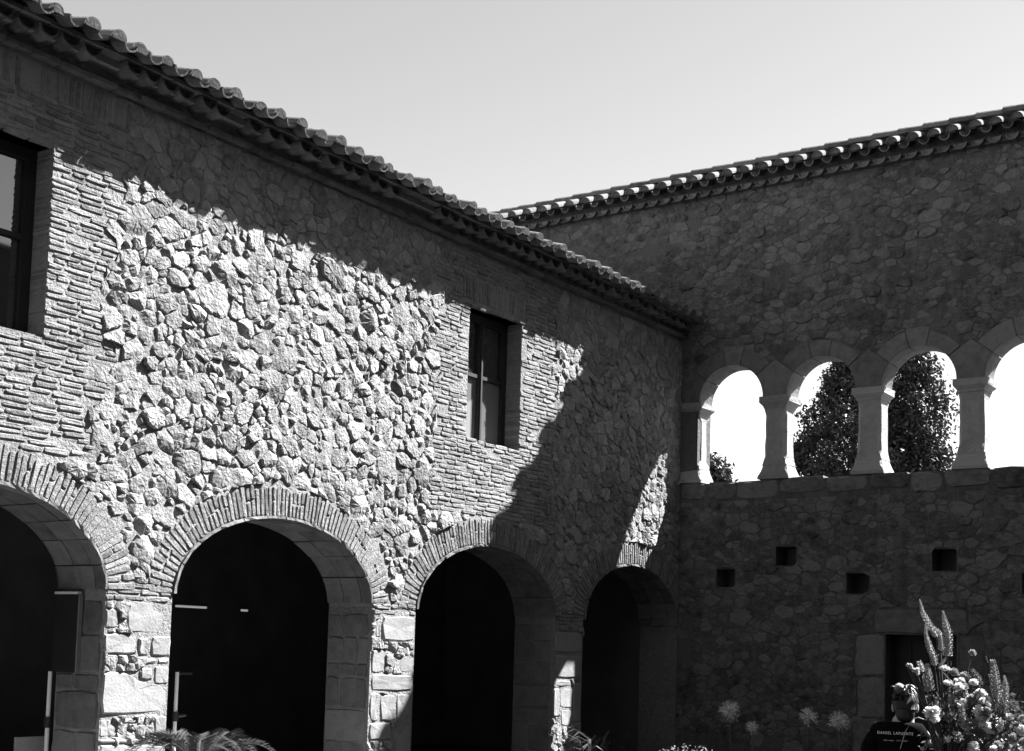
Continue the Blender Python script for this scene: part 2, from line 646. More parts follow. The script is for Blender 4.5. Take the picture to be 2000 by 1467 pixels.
# gallery behind the arches and the closed upper floor
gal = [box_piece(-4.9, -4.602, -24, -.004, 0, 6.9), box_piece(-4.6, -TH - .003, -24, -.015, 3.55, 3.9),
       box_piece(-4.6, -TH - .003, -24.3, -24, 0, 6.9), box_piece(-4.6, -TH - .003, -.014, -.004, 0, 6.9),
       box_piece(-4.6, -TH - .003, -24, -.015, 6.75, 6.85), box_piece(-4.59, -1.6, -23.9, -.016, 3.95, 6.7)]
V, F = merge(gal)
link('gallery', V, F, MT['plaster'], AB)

# --- zones
RING = 0.32
BR_SEED = [rng.uniform(-1, 1) for _ in range(200)]


def tooth(v, k):
    i = int(math.floor((v + k*3.1)/0.19))
    return BR_SEED[i % 200]


def edge_w1(v):
    return -11.12 + 0.13*tooth(v, 0) + (0.2*(v - 5.4) if v > 5.4 else 0.0) - (0.14 if v < 3.9 else 0)


def edge_w2a(v):
    return -6.27 + 0.12*tooth(v, 1)


def edge_w2b(v):
    return -3.72 + 0.14*tooth(v, 2)


def sd_ring(u, v):
    best = 9
    for c, a in ARCH:
        A, B = a + RING - .02, RISE + RING
        if v >= SPR:
            d = (math.hypot((u - c)/A, (v - SPR)/B) - 1)*min(A, B)
        else:
            d = max(abs(u - c) - a, v - SPR) if v < SPR - .0 else 9
            d = abs(u - c) - a
        best = min(best, d)
    return best


def sd_bricks(u, v):
    d1 = max(u - edge_w1(v), 3.26 - v, v - 6.66)
    d2 = max(edge_w2a(v) - u, u - edge_w2b(v), 3.34 - v, v - 6.62)
    return min(d1, d2)


ASH = [  # dressed blocks of the piers, (y, z) outlines
    [(-10.71, 1.74), (-10.21, 1.74), (-10.22, 2.03), (-10.69, 2.04), (-10.74, 1.91)],
    [(-10.98, 1.54), (-10.62, 1.54), (-10.63, 1.68), (-10.74, 1.73), (-10.98, 1.73)],
    [(-10.98, 1.78), (-10.83, 1.78), (-10.84, 1.95), (-10.98, 1.95)],
    [(-10.58, 1.53), (-10.47, 1.53), (-10.48, 1.70), (-10.59, 1.69)],
    [(-10.43, 1.53), (-10.21, 1.53), (-10.21, 1.72), (-10.44, 1.72)],
    [(-10.53, 1.46), (-10.37, 1.46), (-10.37, 1.51), (-10.53, 1.51)],
    [(-10.35, 1.46), (-10.21, 1.46), (-10.21, 1.515), (-10.35, 1.51)],
    [(-10.98, 0.99), (-10.22, 1.0), (-10.22, 1.25), (-10.5, 1.28), (-10.71, 1.37), (-10.98, 1.38)],
    [(-10.38, 1.27), (-10.21, 1.26), (-10.22, 1.44), (-10.39, 1.44)],
    [(-10.55, 1.31), (-10.41, 1.31), (-10.42, 1.42), (-10.56, 1.42)],
    [(-10.98, 0.79), (-10.83, 0.79), (-10.79, 0.86), (-10.88, 0.96), (-10.98, 0.96)],
    [(-10.71, 0.91), (-10.57, 0.91), (-10.57, 0.95), (-10.72, 0.96)],
    [(-10.35, 0.78), (-10.21, 0.77), (-10.22, 0.97), (-10.36, 0.97)],
    [(-10.98, 0.74), (-10.35, 0.71), (-10.35, 0.76), (-10.98, 0.775)],
    [(-10.97, 0.50), (-10.21, 0.48), (-10.22, 0.69), (-10.98, 0.73)],
    [(-7.11, 1.74), (-6.53, 1.75), (-6.55, 2.03), (-7.13, 2.02)],
    [(-7.28, 1.17), (-6.56, 1.17), (-6.54, 1.35), (-7.28, 1.36)],
    [(-7.29, 1.38), (-7.06, 1.38), (-7.07, 1.64), (-7.29, 1.64)],
    [(-6.79, 1.38), (-6.55, 1.38), (-6.56, 1.57), (-6.80, 1.57)],
    [(-7.28, 0.84), (-7.13, 0.83), (-7.15, 1.15), (-7.29, 1.15)],
    [(-7.10, 0.83), (-6.85, 0.83), (-6.86, 1.13), (-7.12, 1.13)],
    [(-6.82, 0.80), (-6.55, 0.80), (-6.56, 1.13), (-6.83, 1.14)],
    [(-7.28, 0.62), (-6.90, 0.62), (-6.92, 0.81), (-7.29, 0.82)],
    [(-7.23, 1.78), (-7.15, 1.78), (-7.16, 1.98), (-7.24, 1.98)],
    [(-6.88, 0.30), (-6.55, 0.30), (-6.55, 0.78), (-6.88, 0.79)],
    [(-3.51, 1.66), (-2.82, 1.67), (-2.82, 1.95), (-3.51, 1.94)],
    [(-3.46, 1.20), (-3.07, 1.20), (-3.07, 1.28), (-3.46, 1.28)],
    [(-3.34, 0.91), (-3.04, 0.90), (-3.04, 1.17), (-3.35, 1.17)],
    [(-3.52, 0.79), (-3.38, 0.79), (-3.39, 1.17), (-3.52, 1.17)],
    [(-3.31, 0.66), (-3.03, 0.65), (-3.04, 0.88), (-3.32, 0.88)],
    [(-3.00, 0.70), (-2.82, 0.70), (-2.82, 1.25), (-3.01, 1.24)],
    [(-3.45, 1.31), (-2.83, 1.32), (-2.83, 1.63), (-3.48, 1.62)],
]
ASH_BB = [(min(p[0] for p in q), max(p[0] for p in q), min(p[1] for p in q), max(p[1] for p in q)) for q in ASH]
CAP = [(-10.98, -10.21), (-7.31, -6.53), (-3.53, -2.80)]


def sd_left(u, v):
    d = min(sd_ring(u, v), sd_bricks(u, v))
    for w in WIN:
        d = min(d, sd_rect(u, v, w[0], w[1], w[2], w[3]))
    if v < 2.4:
        for b in ASH_BB:
            d = min(d, sd_rect(u, v, *b))
        for a, b in CAP:
            d = min(d, sd_rect(u, v, a, b, 2.03, 2.19))
    d = min(d, WALL_TOP - .01 - v, -0.01 - u)
    return d


# --- rubble stones
cells = rubble_cells(-11.5, 0.0, 2.15, WALL_TOP, sd_left, [(0.15, 26), (0.115, 190), (0.092, 2600), (0.072, 3500), (0.052, 7000), (0.036, 9000), (0.025, 5000)], 1.22, warp=.05, seed=3)
cells += rubble_cells(-10.98, -10.21, 0.45, 2.03, sd_left, [(0.07, 300), (0.045, 900), (0.028, 1500)], 1.1, seed=4)
cells += rubble_cells(-7.31, -6.53, 0.25, 2.03, sd_left, [(0.07, 300), (0.045, 900), (0.028, 1500)], 1.1, seed=5)
cells += rubble_cells(-3.53, -2.80, 0.25, 2.03, sd_left, [(0.09, 300), (0.05, 900), (0.03, 900)], 1.1, seed=6)
pieces = []
for P, r in cells:
    c = P.mean(0)
    up_ = min(max((c[1] - 5.75)/0.5, 0), 1)
    bury = .003*math.sin(2.3*c[0] + 1.1*c[1]) + .002*math.sin(4.1*c[1] - 1.7*c[0])
    dep = max(.007, .012 + bury*(1 - up_) + (rng.uniform(.002, .020) + r*rng.uniform(.01, .11))*(1 - .68*up_))
    if rng.random() < .10:
        dep *= 1.5
    n = 7 if r < .05 else (9 if r < .09 else 11)
    Q = fit_outline(P, sd_left, n, 0.008, 0.000 + .007*rng.random(), 0, 0.09)
    if rng.random() < .04 and r < .06:
        continue
    pieces.append(stone_piece(Q, FL, dep, tilt=.9, base=-.04, rough=.09, shoulder=.87, facets=rng.randint(1, 4), extra=r > .045))
emit(pieces, 'stone', 'rubble', AB, MT['stone'])

# --- bricks
bricks = []


def lay(u0, u1, v0, v1, inside, jambs=(), clamp=None):
    v = v0
    row = 0
    while v < v1:
        h = rng.uniform(.040, .050)
        u = u0 - rng.uniform(0, .25)
        while u < u1:
            l = rng.choice([.14, .27, .29, .25, .28]) * rng.uniform(.9, 1.08)
            a, b = u + .005, u + l - .007
            u += l
            m = (a + b)/2
            # stop against jambs
            back = -.03
            skip = False
            for (ja, jb, jc, jd) in jambs:
                if jc < v + h/2 < jd:
                    if ja < m < jb:
                        skip = True
                    if a < ja < b or (a < ja and ja - b < .05 and ja - b > 0):
                        b = ja + .007; back = -.225
                    if a < jb < b or (a > jb and a - jb < .05):
                        a = jb - .007; back = -.225
            if clamp:
                a, b = max(a, clamp[0] + .003), min(b, clamp[1] - .003)
            if skip or b - a < .05:
                continue
            m = (a + b)/2
            if not inside(m, v + h/2):
                continue
            wav = .012*math.sin(m*2.1 + v*1.7) + .006*math.sin(m*6.3 - v*3)
            d1 = rng.choice([.009, .010, .012, .014, .011]) + rng.uniform(-.002, .003)
            if rng.random() < .06:
                d1 = .001
            P = [(a, v + wav), (b, v + wav + rng.uniform(-.003, .003)), (b, v + h + wav), (a, v + h + wav + rng.uniform(-.003, .003))]
            bricks.append(block_piece(P, FL, back, d1, bevel=.007, jit=.0045, tilt=.04, sub=2))
        v += h + rng.uniform(.007, .012)
        row += 1


jam = [(w[0], w[1], w[2], w[3]) for w in WIN]
lay(-12.75, -10.7, 3.28, 6.36, lambda u, v: sd_bricks(u, v) < -.0 and sd_ring(u, v) > .03, jam)
lay(-6.5, -3.4, 3.34, 6.6, lambda u, v: sd_bricks(u, v) < -.0 and sd_ring(u, v) > .03 and not (6.02 < v < 6.32 and -5.8 < u < -4.36), jam)
for a, b in CAP:
    lay(a + .01, b - .01, 2.035, 2.17, lambda u, v, a=a, b=b: a < u < b, clamp=(a, b))
# soldier course over the windows
for (u0, u1, v0, v1) in ((-12.75, -11.0, 6.38, 6.64), (-5.8, -4.36, 6.03, 6.31)):
    u = u0
    while u < u1:
        w = rng.uniform(.045, .055)
        t = (u - (u0 + u1)/2)
        P = [(u, v0), (u + w, v0), (u + w + t*.02, v1 + rng.uniform(-.02, .02)), (u + t*.02, v1)]
        bricks.append(block_piece(P, FL, -.03, rng.uniform(0, .015), bevel=.008, jit=.004))
        u += w + .012
emit(bricks, 'brick', 'brickwork', AB, MT['brick'])

# --- arch rings
vous, soff = [], []
for c, a in ARCH:
    # points along the intrados by arc length
    ts = np.linspace(math.pi, 0, 400)
    pts = np.stack([c + a*np.cos(ts), SPR + RISE*np.sin(ts)], 1)
    L_ = np.concatenate([[0], np.cumsum(np.hypot(*(pts[1:] - pts[:-1]).T))])
    nrm = np.stack([np.cos(ts)/a, np.sin(ts)/RISE], 1)
    nrm /= np.hypot(*nrm.T)[:, None]
    def at(s):
        p = np.array([np.interp(s, L_, pts[:, 0]), np.interp(s, L_, pts[:, 1])])
        q = np.array([np.interp(s, L_, nrm[:, 0]), np.interp(s, L_, nrm[:, 1])])
        return p, q/np.hypot(*q)
    s = 0.0
    while s < L_[-1] - .03:
        w = rng.uniform(.044, .058)
        e = min(s + w, L_[-1])
        p0, n0 = at(s + .004); p1, n1 = at(e - .005)
        ro = RING*rng.uniform(.86, 1.05)
        split = rng.random() < .35
        spans = [(0.0, ro)] if not split else [(0.0, ro*.52 - .006), (ro*.52 + .006, ro)]
        for (ra, rb) in spans:
            P = [p0 + n0*ra, p0 + n0*rb, p1 + n1*rb, p1 + n1*ra]
            if max(q[0] for q in P) > -.02:
                continue
            vous.append(block_piece(P, FL, -.04, rng.uniform(.010, .018), bevel=.007, jit=.004, tilt=.03, sub=2))
        s = e + rng.uniform(.003, .007)
    # soffit tiles: thin bricks lining the vault, the first row standing a finger proud of the wall
    s = 0.0
    while s < L_[-1] - .05:
        e = min(s + .3*rng.uniform(.85, 1.1), L_[-1])
        x = .035
        first = True
        while x > -TH:
            ln = (.16 if first else .27)*rng.uniform(.9, 1.1)
            x2 = max(x - ln, -TH - .01)
            th = .028 + rng.uniform(-.004, .006)
            V = []
            m = 4
            for k in range(m + 1):
                p, n = at(s + .006 + (e - s - .012)*k/m)
                for xx in (x, x2 + .008):
                    for t in (-.002, -th):
                        q = p + n*t
                        V.append((xx + (rng.uniform(-.012, .004) if first and xx == x else 0), q[0], q[1]))
            F = []
            for k in range(m):
                i, j = k*4, k*4 + 4
                F += [(i + 1, j + 1, j + 3, i + 3), (i, i + 2, j + 2, j), (i, j, j + 1, i + 1), (i + 2, i + 3, j + 3, j + 2)]
            F += [(0, 1, 3, 2), (m*4, m*4 + 2, m*4 + 3, m*4 + 1)]
            if max(q[1] for q in V) < -.01:
                soff.append((V, F))
            x = x2
            first = False
        s = e
emit(vous, 'voussoir', 'voussoirs', AB, MT['brick'], 240)
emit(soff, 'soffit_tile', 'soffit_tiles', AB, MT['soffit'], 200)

# --- pier blocks
ash = [block_piece(P, FL, -.05, rng.uniform(.005, .022), bevel=.012, jit=.006, tilt=.03, sub=3) for P in ASH]
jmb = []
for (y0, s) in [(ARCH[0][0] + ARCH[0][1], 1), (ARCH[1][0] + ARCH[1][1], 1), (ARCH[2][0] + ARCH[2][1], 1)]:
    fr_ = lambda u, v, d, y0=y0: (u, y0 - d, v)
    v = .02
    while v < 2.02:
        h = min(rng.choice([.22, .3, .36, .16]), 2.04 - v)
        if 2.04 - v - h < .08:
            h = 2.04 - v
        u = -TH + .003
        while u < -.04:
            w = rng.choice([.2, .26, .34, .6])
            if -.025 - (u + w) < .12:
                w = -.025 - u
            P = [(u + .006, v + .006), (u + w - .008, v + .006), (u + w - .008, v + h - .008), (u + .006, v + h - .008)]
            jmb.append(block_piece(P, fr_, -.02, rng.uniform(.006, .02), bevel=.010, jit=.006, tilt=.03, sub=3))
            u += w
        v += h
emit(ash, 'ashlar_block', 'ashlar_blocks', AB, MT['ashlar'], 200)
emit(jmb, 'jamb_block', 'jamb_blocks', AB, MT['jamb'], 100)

# --- windows
for (a, b, c, d) in WIN:
    xw = -0.25
    fw_, fd = .10, .05
    fr = link('window', *merge([box_piece(xw - fd, xw + .02, a + .002, a + fw_, c + .002, d - .002), box_piece(xw - fd, xw + .02, b - fw_, b - .002, c + .002, d - .002),
                                box_piece(xw - fd, xw + .022, a + fw_, b - fw_, d - fw_, d - .002), box_piece(xw - fd, xw + .022, a + fw_, b - fw_, c + .002, c + fw_*.8)]), MT['wood'], AB)
    mid = (a + b)/2
    link('mullion', *merge([box_piece(xw - fd + .003, xw + .03, mid - .035, mid - .002, c + fw_*.8, d - fw_), box_piece(xw - fd + .003, xw + .034, mid + .002, mid + .035, c + fw_*.8, d - fw_),
                            box_piece(xw + .034, xw + .045, mid - .012, mid + .012, c + .02, d - .12)]), MT['wood'], fr)
    zt = 5.15
    for y0, y1 in ((a + fw_, mid - .035), (mid + .035, b - fw_)):
        link('transom', *box_piece(xw - fd + .004, xw + .016, y0, y1, zt, zt + .045), MT['wood'], fr)
        for z0, z1 in ((c + fw_*.8, zt), (zt + .045, d - fw_)):
            link('pane', *box_piece(xw - .03, xw - .022, y0, y1, z0, z1), MT['glass_curtain' if (z0 < 4.6 and a > -7) else 'glass'], fr)
    link('sill', *box_piece(xw + .02, -.03, a + .003, b - .003, c - .03, c + .018), MT['brick'], fr)
    link('lintel', *box_piece(-.23, -.002, a - .12, b + .10, d, d + .045), MT['wood'], AB)

# --- cornice: brick ledge, row of half-round tiles, second ledge, eave tiles
ledge = []
for (z0, z1, x1, j) in ((6.682, 6.722, .10, .008), (6.905, 6.942, .285, .005)):
    y = -13.2
    while y < -.02:
        l = min(.28*rng.uniform(.9, 1.1), -.012 - y)
        dz = rng.uniform(-.004, .004)
        p = box_piece(-.10, x1 + rng.uniform(-j, j)*2, y + .004, y + l - .005, z0 + dz, z1 + dz)
        ledge.append(p)
        y += l
emit(ledge, 'ledge_brick', 'ledge_bricks', AB, MT['tile'], 100)
V, F = merge([box_piece(-.12, .02, -24, -.011, 6.724, 6.903), box_piece(-.12, .16, -24, -.012, 6.84, 6.900), box_piece(-.6, .20, -24, -.013, 6.945, 6.972)])
link('cornice_bed', V, F, MT['mortar'], AB)


def half_tile(length, r0, r1, th, up_, seg=8, cap=0.0):
    """half-round tile along +a: from a=0 (radius r0) to a=length (radius r1); up_=+1 convex up"""
    V, F = [], []
    for a, r in ((0, r0), (length, r1)):
        for rr in (r, r - th):
            for k in range(seg + 1):
                t = math.pi*k/seg
                V.append((a, rr*math.cos(t), up_*rr*math.sin(t)))
    n = seg + 1
    for k in range(seg):
        F += [(k, k + 1, 2*n + k + 1, 2*n + k), (n + k + 1, n + k, 3*n + k, 3*n + k + 1),
              (k + 1, k, n + k, n + k + 1), (2*n + k, 2*n + k + 1, 3*n + k + 1, 3*n + k)]
    F += [(0, 2*n, 3*n, n), (seg, n + seg, 3*n + seg, 2*n + seg)]
    if cap:
        i = len(V)
        a = length - cap
        V += [(a, (r1 - th)*math.cos(math.pi*k/seg), up_*(r1 - th)*math.sin(math.pi*k/seg)) for k in range(seg + 1)]
        F.append(tuple(i + k for k in range(seg + 1)))
    return V, F


def place(piece, o, ax, side, upv):
    V, F = piece
    o, ax, side, upv = map(np.array, (o, ax, side, upv))
    return [tuple(o + ax*v[0] + side*v[1] + upv*v[2]) for v in V], F


# lower row, hollow side up, poking out of the wall
gen = []
y = -12.95
while y < -.15:
    tl = R(rng.uniform(8, 16))
    sk = R(rng.uniform(-5, 5))
    if rng.random() < .05:
        y += .22
        continue
    ax = (math.cos(tl)*math.cos(sk), math.sin(sk), math.sin(tl)*.25)
    x1 = .27 + rng.uniform(-.035, .02)
    gen.append(place(half_tile(.36, .078, .098, .016, -1, 8, cap=.05), (x1 - .36, y, 6.875 + rng.uniform(-.006, .006)), ax, (0, 1, 0), (0, 0, 1)))
    y += .222 + rng.uniform(-.008, .008)
emit(gen, 'cornice_tile', 'cornice_tiles', AB, MT['tile'], 80)

# eave tiles: pans then covers, two rows up the slope
PITCH_T = R(17)
ax = np.array((math.cos(PITCH_T), 0, -math.sin(PITCH_T)))
upv = np.array((math.sin(PITCH_T), 0, math.cos(PITCH_T)))
covers, pans = [], []
tip = np.array((.485, 0, 6.925))
k = 0
y = -12.107 - .289*3
while y < -.05:
    for row in range(2):
        sh = row*.36
        o = tip - ax*(.44 + sh) + np.array((rng.uniform(-.045, .02), y + rng.uniform(-.016, .016), rng.uniform(-.010, .012))) + upv*(.012*row)
        sk = rng.uniform(-.09, .09)
        ks = rng.uniform(.82, 1.0)
        covers.append(place(half_tile(.44, .078*ks, .092*ks, .017, 1, 10, cap=-.004), o, ax + np.array((0, sk, 0)), (0, 1, 0), upv))
        yp = y + .1445
        if yp < -.1:
            o2 = tip - ax*(.445 + sh) + np.array((rng.uniform(-.02, .015), yp, .026)) + upv*(.012*row)
            pans.append(place(half_tile(.44, .095, .08, .016, -1, 8), o2, ax, (0, 1, 0), upv))
    y += .289
emit(covers, 'roof_tile', 'roof_tiles', AB, MT['tile'], 200)
emit(pans, 'pan_tile', 'pan_tiles', AB, MT['tile'], 100)
# roof slope behind the eave rows
o = tip - upv*.03
q0, q1 = o - ax*.24, o - ax*6.2
V = [(q0[0], -24, q0[2]), (q0[0], -.02, q0[2]), (q1[0], -.02, q1[2]), (q1[0], -24, q1[2])]
V += [(v[0], v[1], v[2] - .06) for v in V]
link('roof', V, [(0, 1, 2, 3), (7, 6, 5, 4), (0, 4, 5, 1), (1, 5, 6, 2), (2, 6, 7, 3), (3, 7, 4, 0)], MT['tile'], AB)

# ------------------------------------------------------------------ LOGGIA BUILDING (right wall)
LB = thing('loggia_building', 'tall shaded stone wall with open arched gallery on short columns and doorway below', 'building', (4.0, 0.4, 0))
LX0, LX1 = -5.5, 14.0
CEN = [0.86 + 1.47*k for k in range(6)]
LR, LSPR = 0.54, 5.65
LEDGE = 4.38
LTOP = 9.08
LT = 0.44
HOLES = [(1.65, 1.98, 3.05, 3.34), (2.76, 3.10, 2.63, 2.93), (4.01, 4.35, 2.95, 3.26), (0.67, 0.98, 2.73, 3.01), (5.23, 5.56, 2.62, 2.91)]
DOOR = (3.35, 4.36, 0.0, 2.05)
V, F = [], []
cuts = {LX0, LX1, 0.0, DOOR[0], DOOR[1]}
for c in CEN:
    for k in range(17):
        cuts.add(round(c - (LR + .05)*math.cos(math.pi*k/16), 5))
for h in HOLES:
    cuts.add(h[0]); cuts.add(h[1])
XA, XZ = 0.30, CEN[-1] + LR
cuts.add(XA); cuts.add(XZ)
cuts = sorted(cuts)
for xa, xb in zip(cuts[:-1], cuts[1:]):
    xm = (xa + xb)/2
    ops = []
    if DOOR[0] < xm < DOOR[1]:
        ops.append((DOOR[2], DOOR[3], DOOR[3], 'hole'))
    for h in HOLES:
        if h[0] < xm < h[1]:
            ops.append((h[2], h[3], h[3], 'hole'))
    if XA < xm < XZ:
        za = zb = LSPR
        for c in CEN:
            if abs(xm - c) < LR + .05:
                za, zb = arch_z(c, LR + .05, xa, LR + .05, LSPR), arch_z(c, LR + .05, xb, LR + .05, LSPR)
        ops.append((LEDGE - .03, za, zb, 'open'))
    ops.sort()
    z = z2 = 0.0
    for o in ops + [(LTOP, None, None, None)]:
        if o[0] > z + 1e-6:
            quad((xa, 0, z), (xb, 0, z2), (xb, 0, o[0]), (xa, 0, o[0]))
            if z > LEDGE or not ops:
                quad((xb, LT, z2), (xa, LT, z), (xa, LT, o[0]), (xb, LT, o[0]))
        if o[3] == 'open':
            quad((xa, 0, o[1]), (xb, 0, o[2]), (xb, LT, o[2]), (xa, LT, o[1]))
            quad((xa, LT, o[0]), (xb, LT, o[0]), (xb, 0, o[0]), (xa, 0, o[0]))
        if o[3] == 'hole':
            quad((xa, 0, o[1]), (xb, 0, o[2]), (xb, .5, o[2]), (xa, .5, o[1]))
            quad((xa, .5, o[0]), (xb, .5, o[0]), (xb, 0, o[0]), (xa, 0, o[0]))
            quad((xa, .5, o[0]), (xb, .5, o[0]), (xb, .5, o[1]), (xa, .5, o[1]))
        if o[1] is not None:
            z, z2 = o[1], o[2]
for h in HOLES + [DOOR]:
    quad((h[0], 0, h[2]), (h[0], 0, h[3]), (h[0], .5, h[3]), (h[0], .5, h[2]))
    quad((h[1], 0, h[3]), (h[1], 0, h[2]), (h[1], .5, h[2]), (h[1], .5, h[3]))
for x in (XA, XZ):
    quad((x, 0, LEDGE), (x, LT, LEDGE), (x, LT, LSPR), (x, 0, LSPR))
quad((LX0, 0, LTOP), (LX1, 0, LTOP), (LX1, LT, LTOP), (LX0, LT, LTOP))
quad((LX0, 0, 0), (LX0, LT, 0), (LX0, LT, LTOP), (LX0, 0, LTOP))
quad((LX1, 0, 0), (LX1, LT, 0), (LX1, LT, LTOP), (LX1, 0, LTOP))
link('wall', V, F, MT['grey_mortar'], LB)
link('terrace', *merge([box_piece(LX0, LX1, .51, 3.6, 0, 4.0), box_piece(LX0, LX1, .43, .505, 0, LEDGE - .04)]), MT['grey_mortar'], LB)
link('door', *merge([box_piece(DOOR[0] + .005, DOOR[1] - .005, .40, .45, .0, DOOR[3] - .004)] +
                    [box_piece(DOOR[0] + .05 + k*.24, DOOR[0] + .05 + k*.24 + .2, .38, .398, .06, DOOR[3] - .08) for k in range(4)]), MT['wood'], LB)
for h in HOLES:
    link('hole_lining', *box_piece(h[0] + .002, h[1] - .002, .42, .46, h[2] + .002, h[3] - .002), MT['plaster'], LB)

DJ = [(2.90, 3.33, 1.45, 2.03), (2.95, 3.33, 0.85, 1.43), (2.88, 3.33, 0.2, 0.83), (3.18, 4.50, 2.07, 2.41), (4.38, 4.72, 1.3, 2.05), (4.38, 4.80, 0.6, 1.28)]


def sd_right(u, v):
    d = min(u - .01 if v < 7.25 else max(u - .01, v - 7.3), LTOP - .12 - v)
    d = min(d, sd_rect(u, v, -1, XZ + .2, 4.07, 5.72))
    if v > 5.5:
        for c in CEN:
            d = min(d, math.hypot(u - c, v - LSPR) - .80)
        for k in range(-1, 6):
            d = min(d, sd_rect(u, v, CEN[0] + 1.47*k + .45, CEN[0] + 1.47*k + 1.02, 5.6, 6.2))
    if v < 3.5:
        for h in HOLES + [DOOR] + DJ:
            d = min(d, sd_rect(u, v, *h) - .018)
    return d


pieces = []
sizes = [(0.125, 60), (0.096, 500), (0.072, 3500), (0.052, 12000), (0.037, 18000), (0.026, 12000)]
cells = rubble_cells(-3.6, 6.2, 0.5, LTOP - .1, sd_right, sizes, 1.6, warp=.03, seed=21)
for P, r in cells:
    dep = .002 + r*rng.uniform(.0, .22)
    if rng.random() < .1:
        dep += .015
    n = 7 if r < .05 else (9 if r < .09 else 11)
    Q = fit_outline(P, sd_right, n, 0.008, 0.002 + .014*rng.random(), 0, 0.10)
    if rng.random() < .05:
        continue
    pieces.append(stone_piece(Q, FR, dep, tilt=.6, base=-.03, rough=.08, shoulder=.86, facets=rng.randint(0, 2), extra=r > .06))
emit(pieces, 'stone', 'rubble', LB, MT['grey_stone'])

dj = [block_piece([(a, c), (b, c + rng.uniform(-.02, .02)), (b + rng.uniform(-.03, .01), d), (a + rng.uniform(-.02, .03), d + rng.uniform(-.02, .01))], FR, -.04, .010, bevel=.010, jit=.010, sub=5) for a, b, c, d in DJ]
emit(dj, 'ashlar_block', 'ashlar_blocks', LB, MT['arch_stone'], 50)

# ledge stones under the columns
led = []
x = 0.02
while x < 10.0:
    w = rng.uniform(.36, .74)
    h = rng.uniform(.22, .33)
    zb, zt = LEDGE - h, LEDGE + rng.uniform(-.012, .004)
    rr = min(w, h)*.3
    P = [(x + .008, zt), (x + .008, zb + rr), (x + .008 + rr*.5, zb + rr*.25), (x + rr*1.3, zb), (x + w - rr*1.3, zb + rng.uniform(-.01, .01)), (x + w - .012 - rr*.4, zb + rr*.3), (x + w - .012, zb + rr), (x + w - .012, zt)]
    led.append(block_piece(P, FR, -.425, rng.uniform(.014, .036), bevel=.020, jit=.010, tilt=.03, sub=2))
    x += w
emit(led, 'ledge_stone', 'ledge_stones', LB, MT['grey_stone'], 60)

# voussoirs and shared springers
vs = []
for i, c in enumerate(CEN):
    b = [38, 74 + rng.uniform(-4, 4), 103 + rng.uniform(-4, 4), 142]
    for a0, a1 in zip(b[:-1], b[1:]):
        a0, a1 = R(a0 + .5), R(a1 - .5)
        ro = rng.uniform(.75, .82) if not (a0 < R(85) < a1) else rng.uniform(.76, .86)
        m = 5
        P = [(c + LR*math.cos(a0 + (a1 - a0)*k/m), LSPR + LR*math.sin(a0 + (a1 - a0)*k/m)) for k in range(m + 1)]
        P += [(c + ro*math.cos(a1 + (a0 - a1)*k/m), LSPR + ro*math.sin(a1 + (a0 - a1)*k/m)) for k in range(m + 1)]
        vs.append(block_piece(P, FR, -LT - .004, rng.uniform(.006, .02), bevel=.006, jit=.002))
for k in range(-1, 6):
    cl, cr = CEN[0] + 1.47*k, CEN[0] + 1.47*(k + 1)
    m = 5
    P = []
    a1 = R(37.5)
    if k >= 0:
        P += [(cl + LR*math.cos(a1*j/m), LSPR + LR*math.sin(a1*j/m)) for j in range(m + 1)]
        P.append((cl + .76*math.cos(a1), LSPR + .76*math.sin(a1)))
    else:
        P += [(.012, LSPR), (.012, 6.15)]
    P.append(((cl + cr)/2 + (0 if k >= 0 else .03), LSPR + .555))
    if k < 5:
        P.append((cr - .76*math.cos(a1), LSPR + .76*math.sin(a1)))
        P += [(cr - LR*math.cos(a1*j/m), LSPR + LR*math.sin(a1*j/m)) for j in range(m, -1, -1)]
    else:
        P += [(cr - .55, 6.15), (cr - .55, LSPR)]
    if k == -1:
        P = [p for p in P if p[0] > 0]
    V, F = block_piece(P, FR, -LT - .004, .012, bevel=.006, jit=.001)
    vs.append((V, F))
emit(vs, 'voussoir', 'voussoirs', LB, MT['arch_stone'], 100)


# columns
def column_sections(cx, cy, secs):
    V, F = [], []
    for z, hx, hy, ch in secs:
        ch = max(ch, .004)
        for sx, sy, o in ((1, -1, 0), (1, -1, 1), (1, 1, 0), (1, 1, 1), (-1, 1, 0), (-1, 1, 1), (-1, -1, 0), (-1, -1, 1)):
            # walk counter-clockwise, two points per corner
            if (sx, sy) in ((1, -1), (-1, 1)):
                p = (cx + sx*(hx - ch), cy + sy*hy) if o == 0 else (cx + sx*hx, cy + sy*(hy - ch))
            else:
                p = (cx + sx*hx, cy + sy*(hy - ch)) if o == 0 else (cx + sx*(hx - ch), cy + sy*hy)
            V.append((p[0] + rng.uniform(-.006, .006), p[1] + rng.uniform(-.006, .006), z + rng.uniform(-.003, .003)))
    n = len(secs)
    for k in range(n - 1):
        for i in range(8):
            j = (i + 1) % 8
            F.append((k*8 + i, k*8 + j, k*8 + 8 + j, k*8 + 8 + i))
    F.append(tuple(range(7, -1, -1)))
    F.append(tuple((n - 1)*8 + i for i in range(8)))
    return V, F


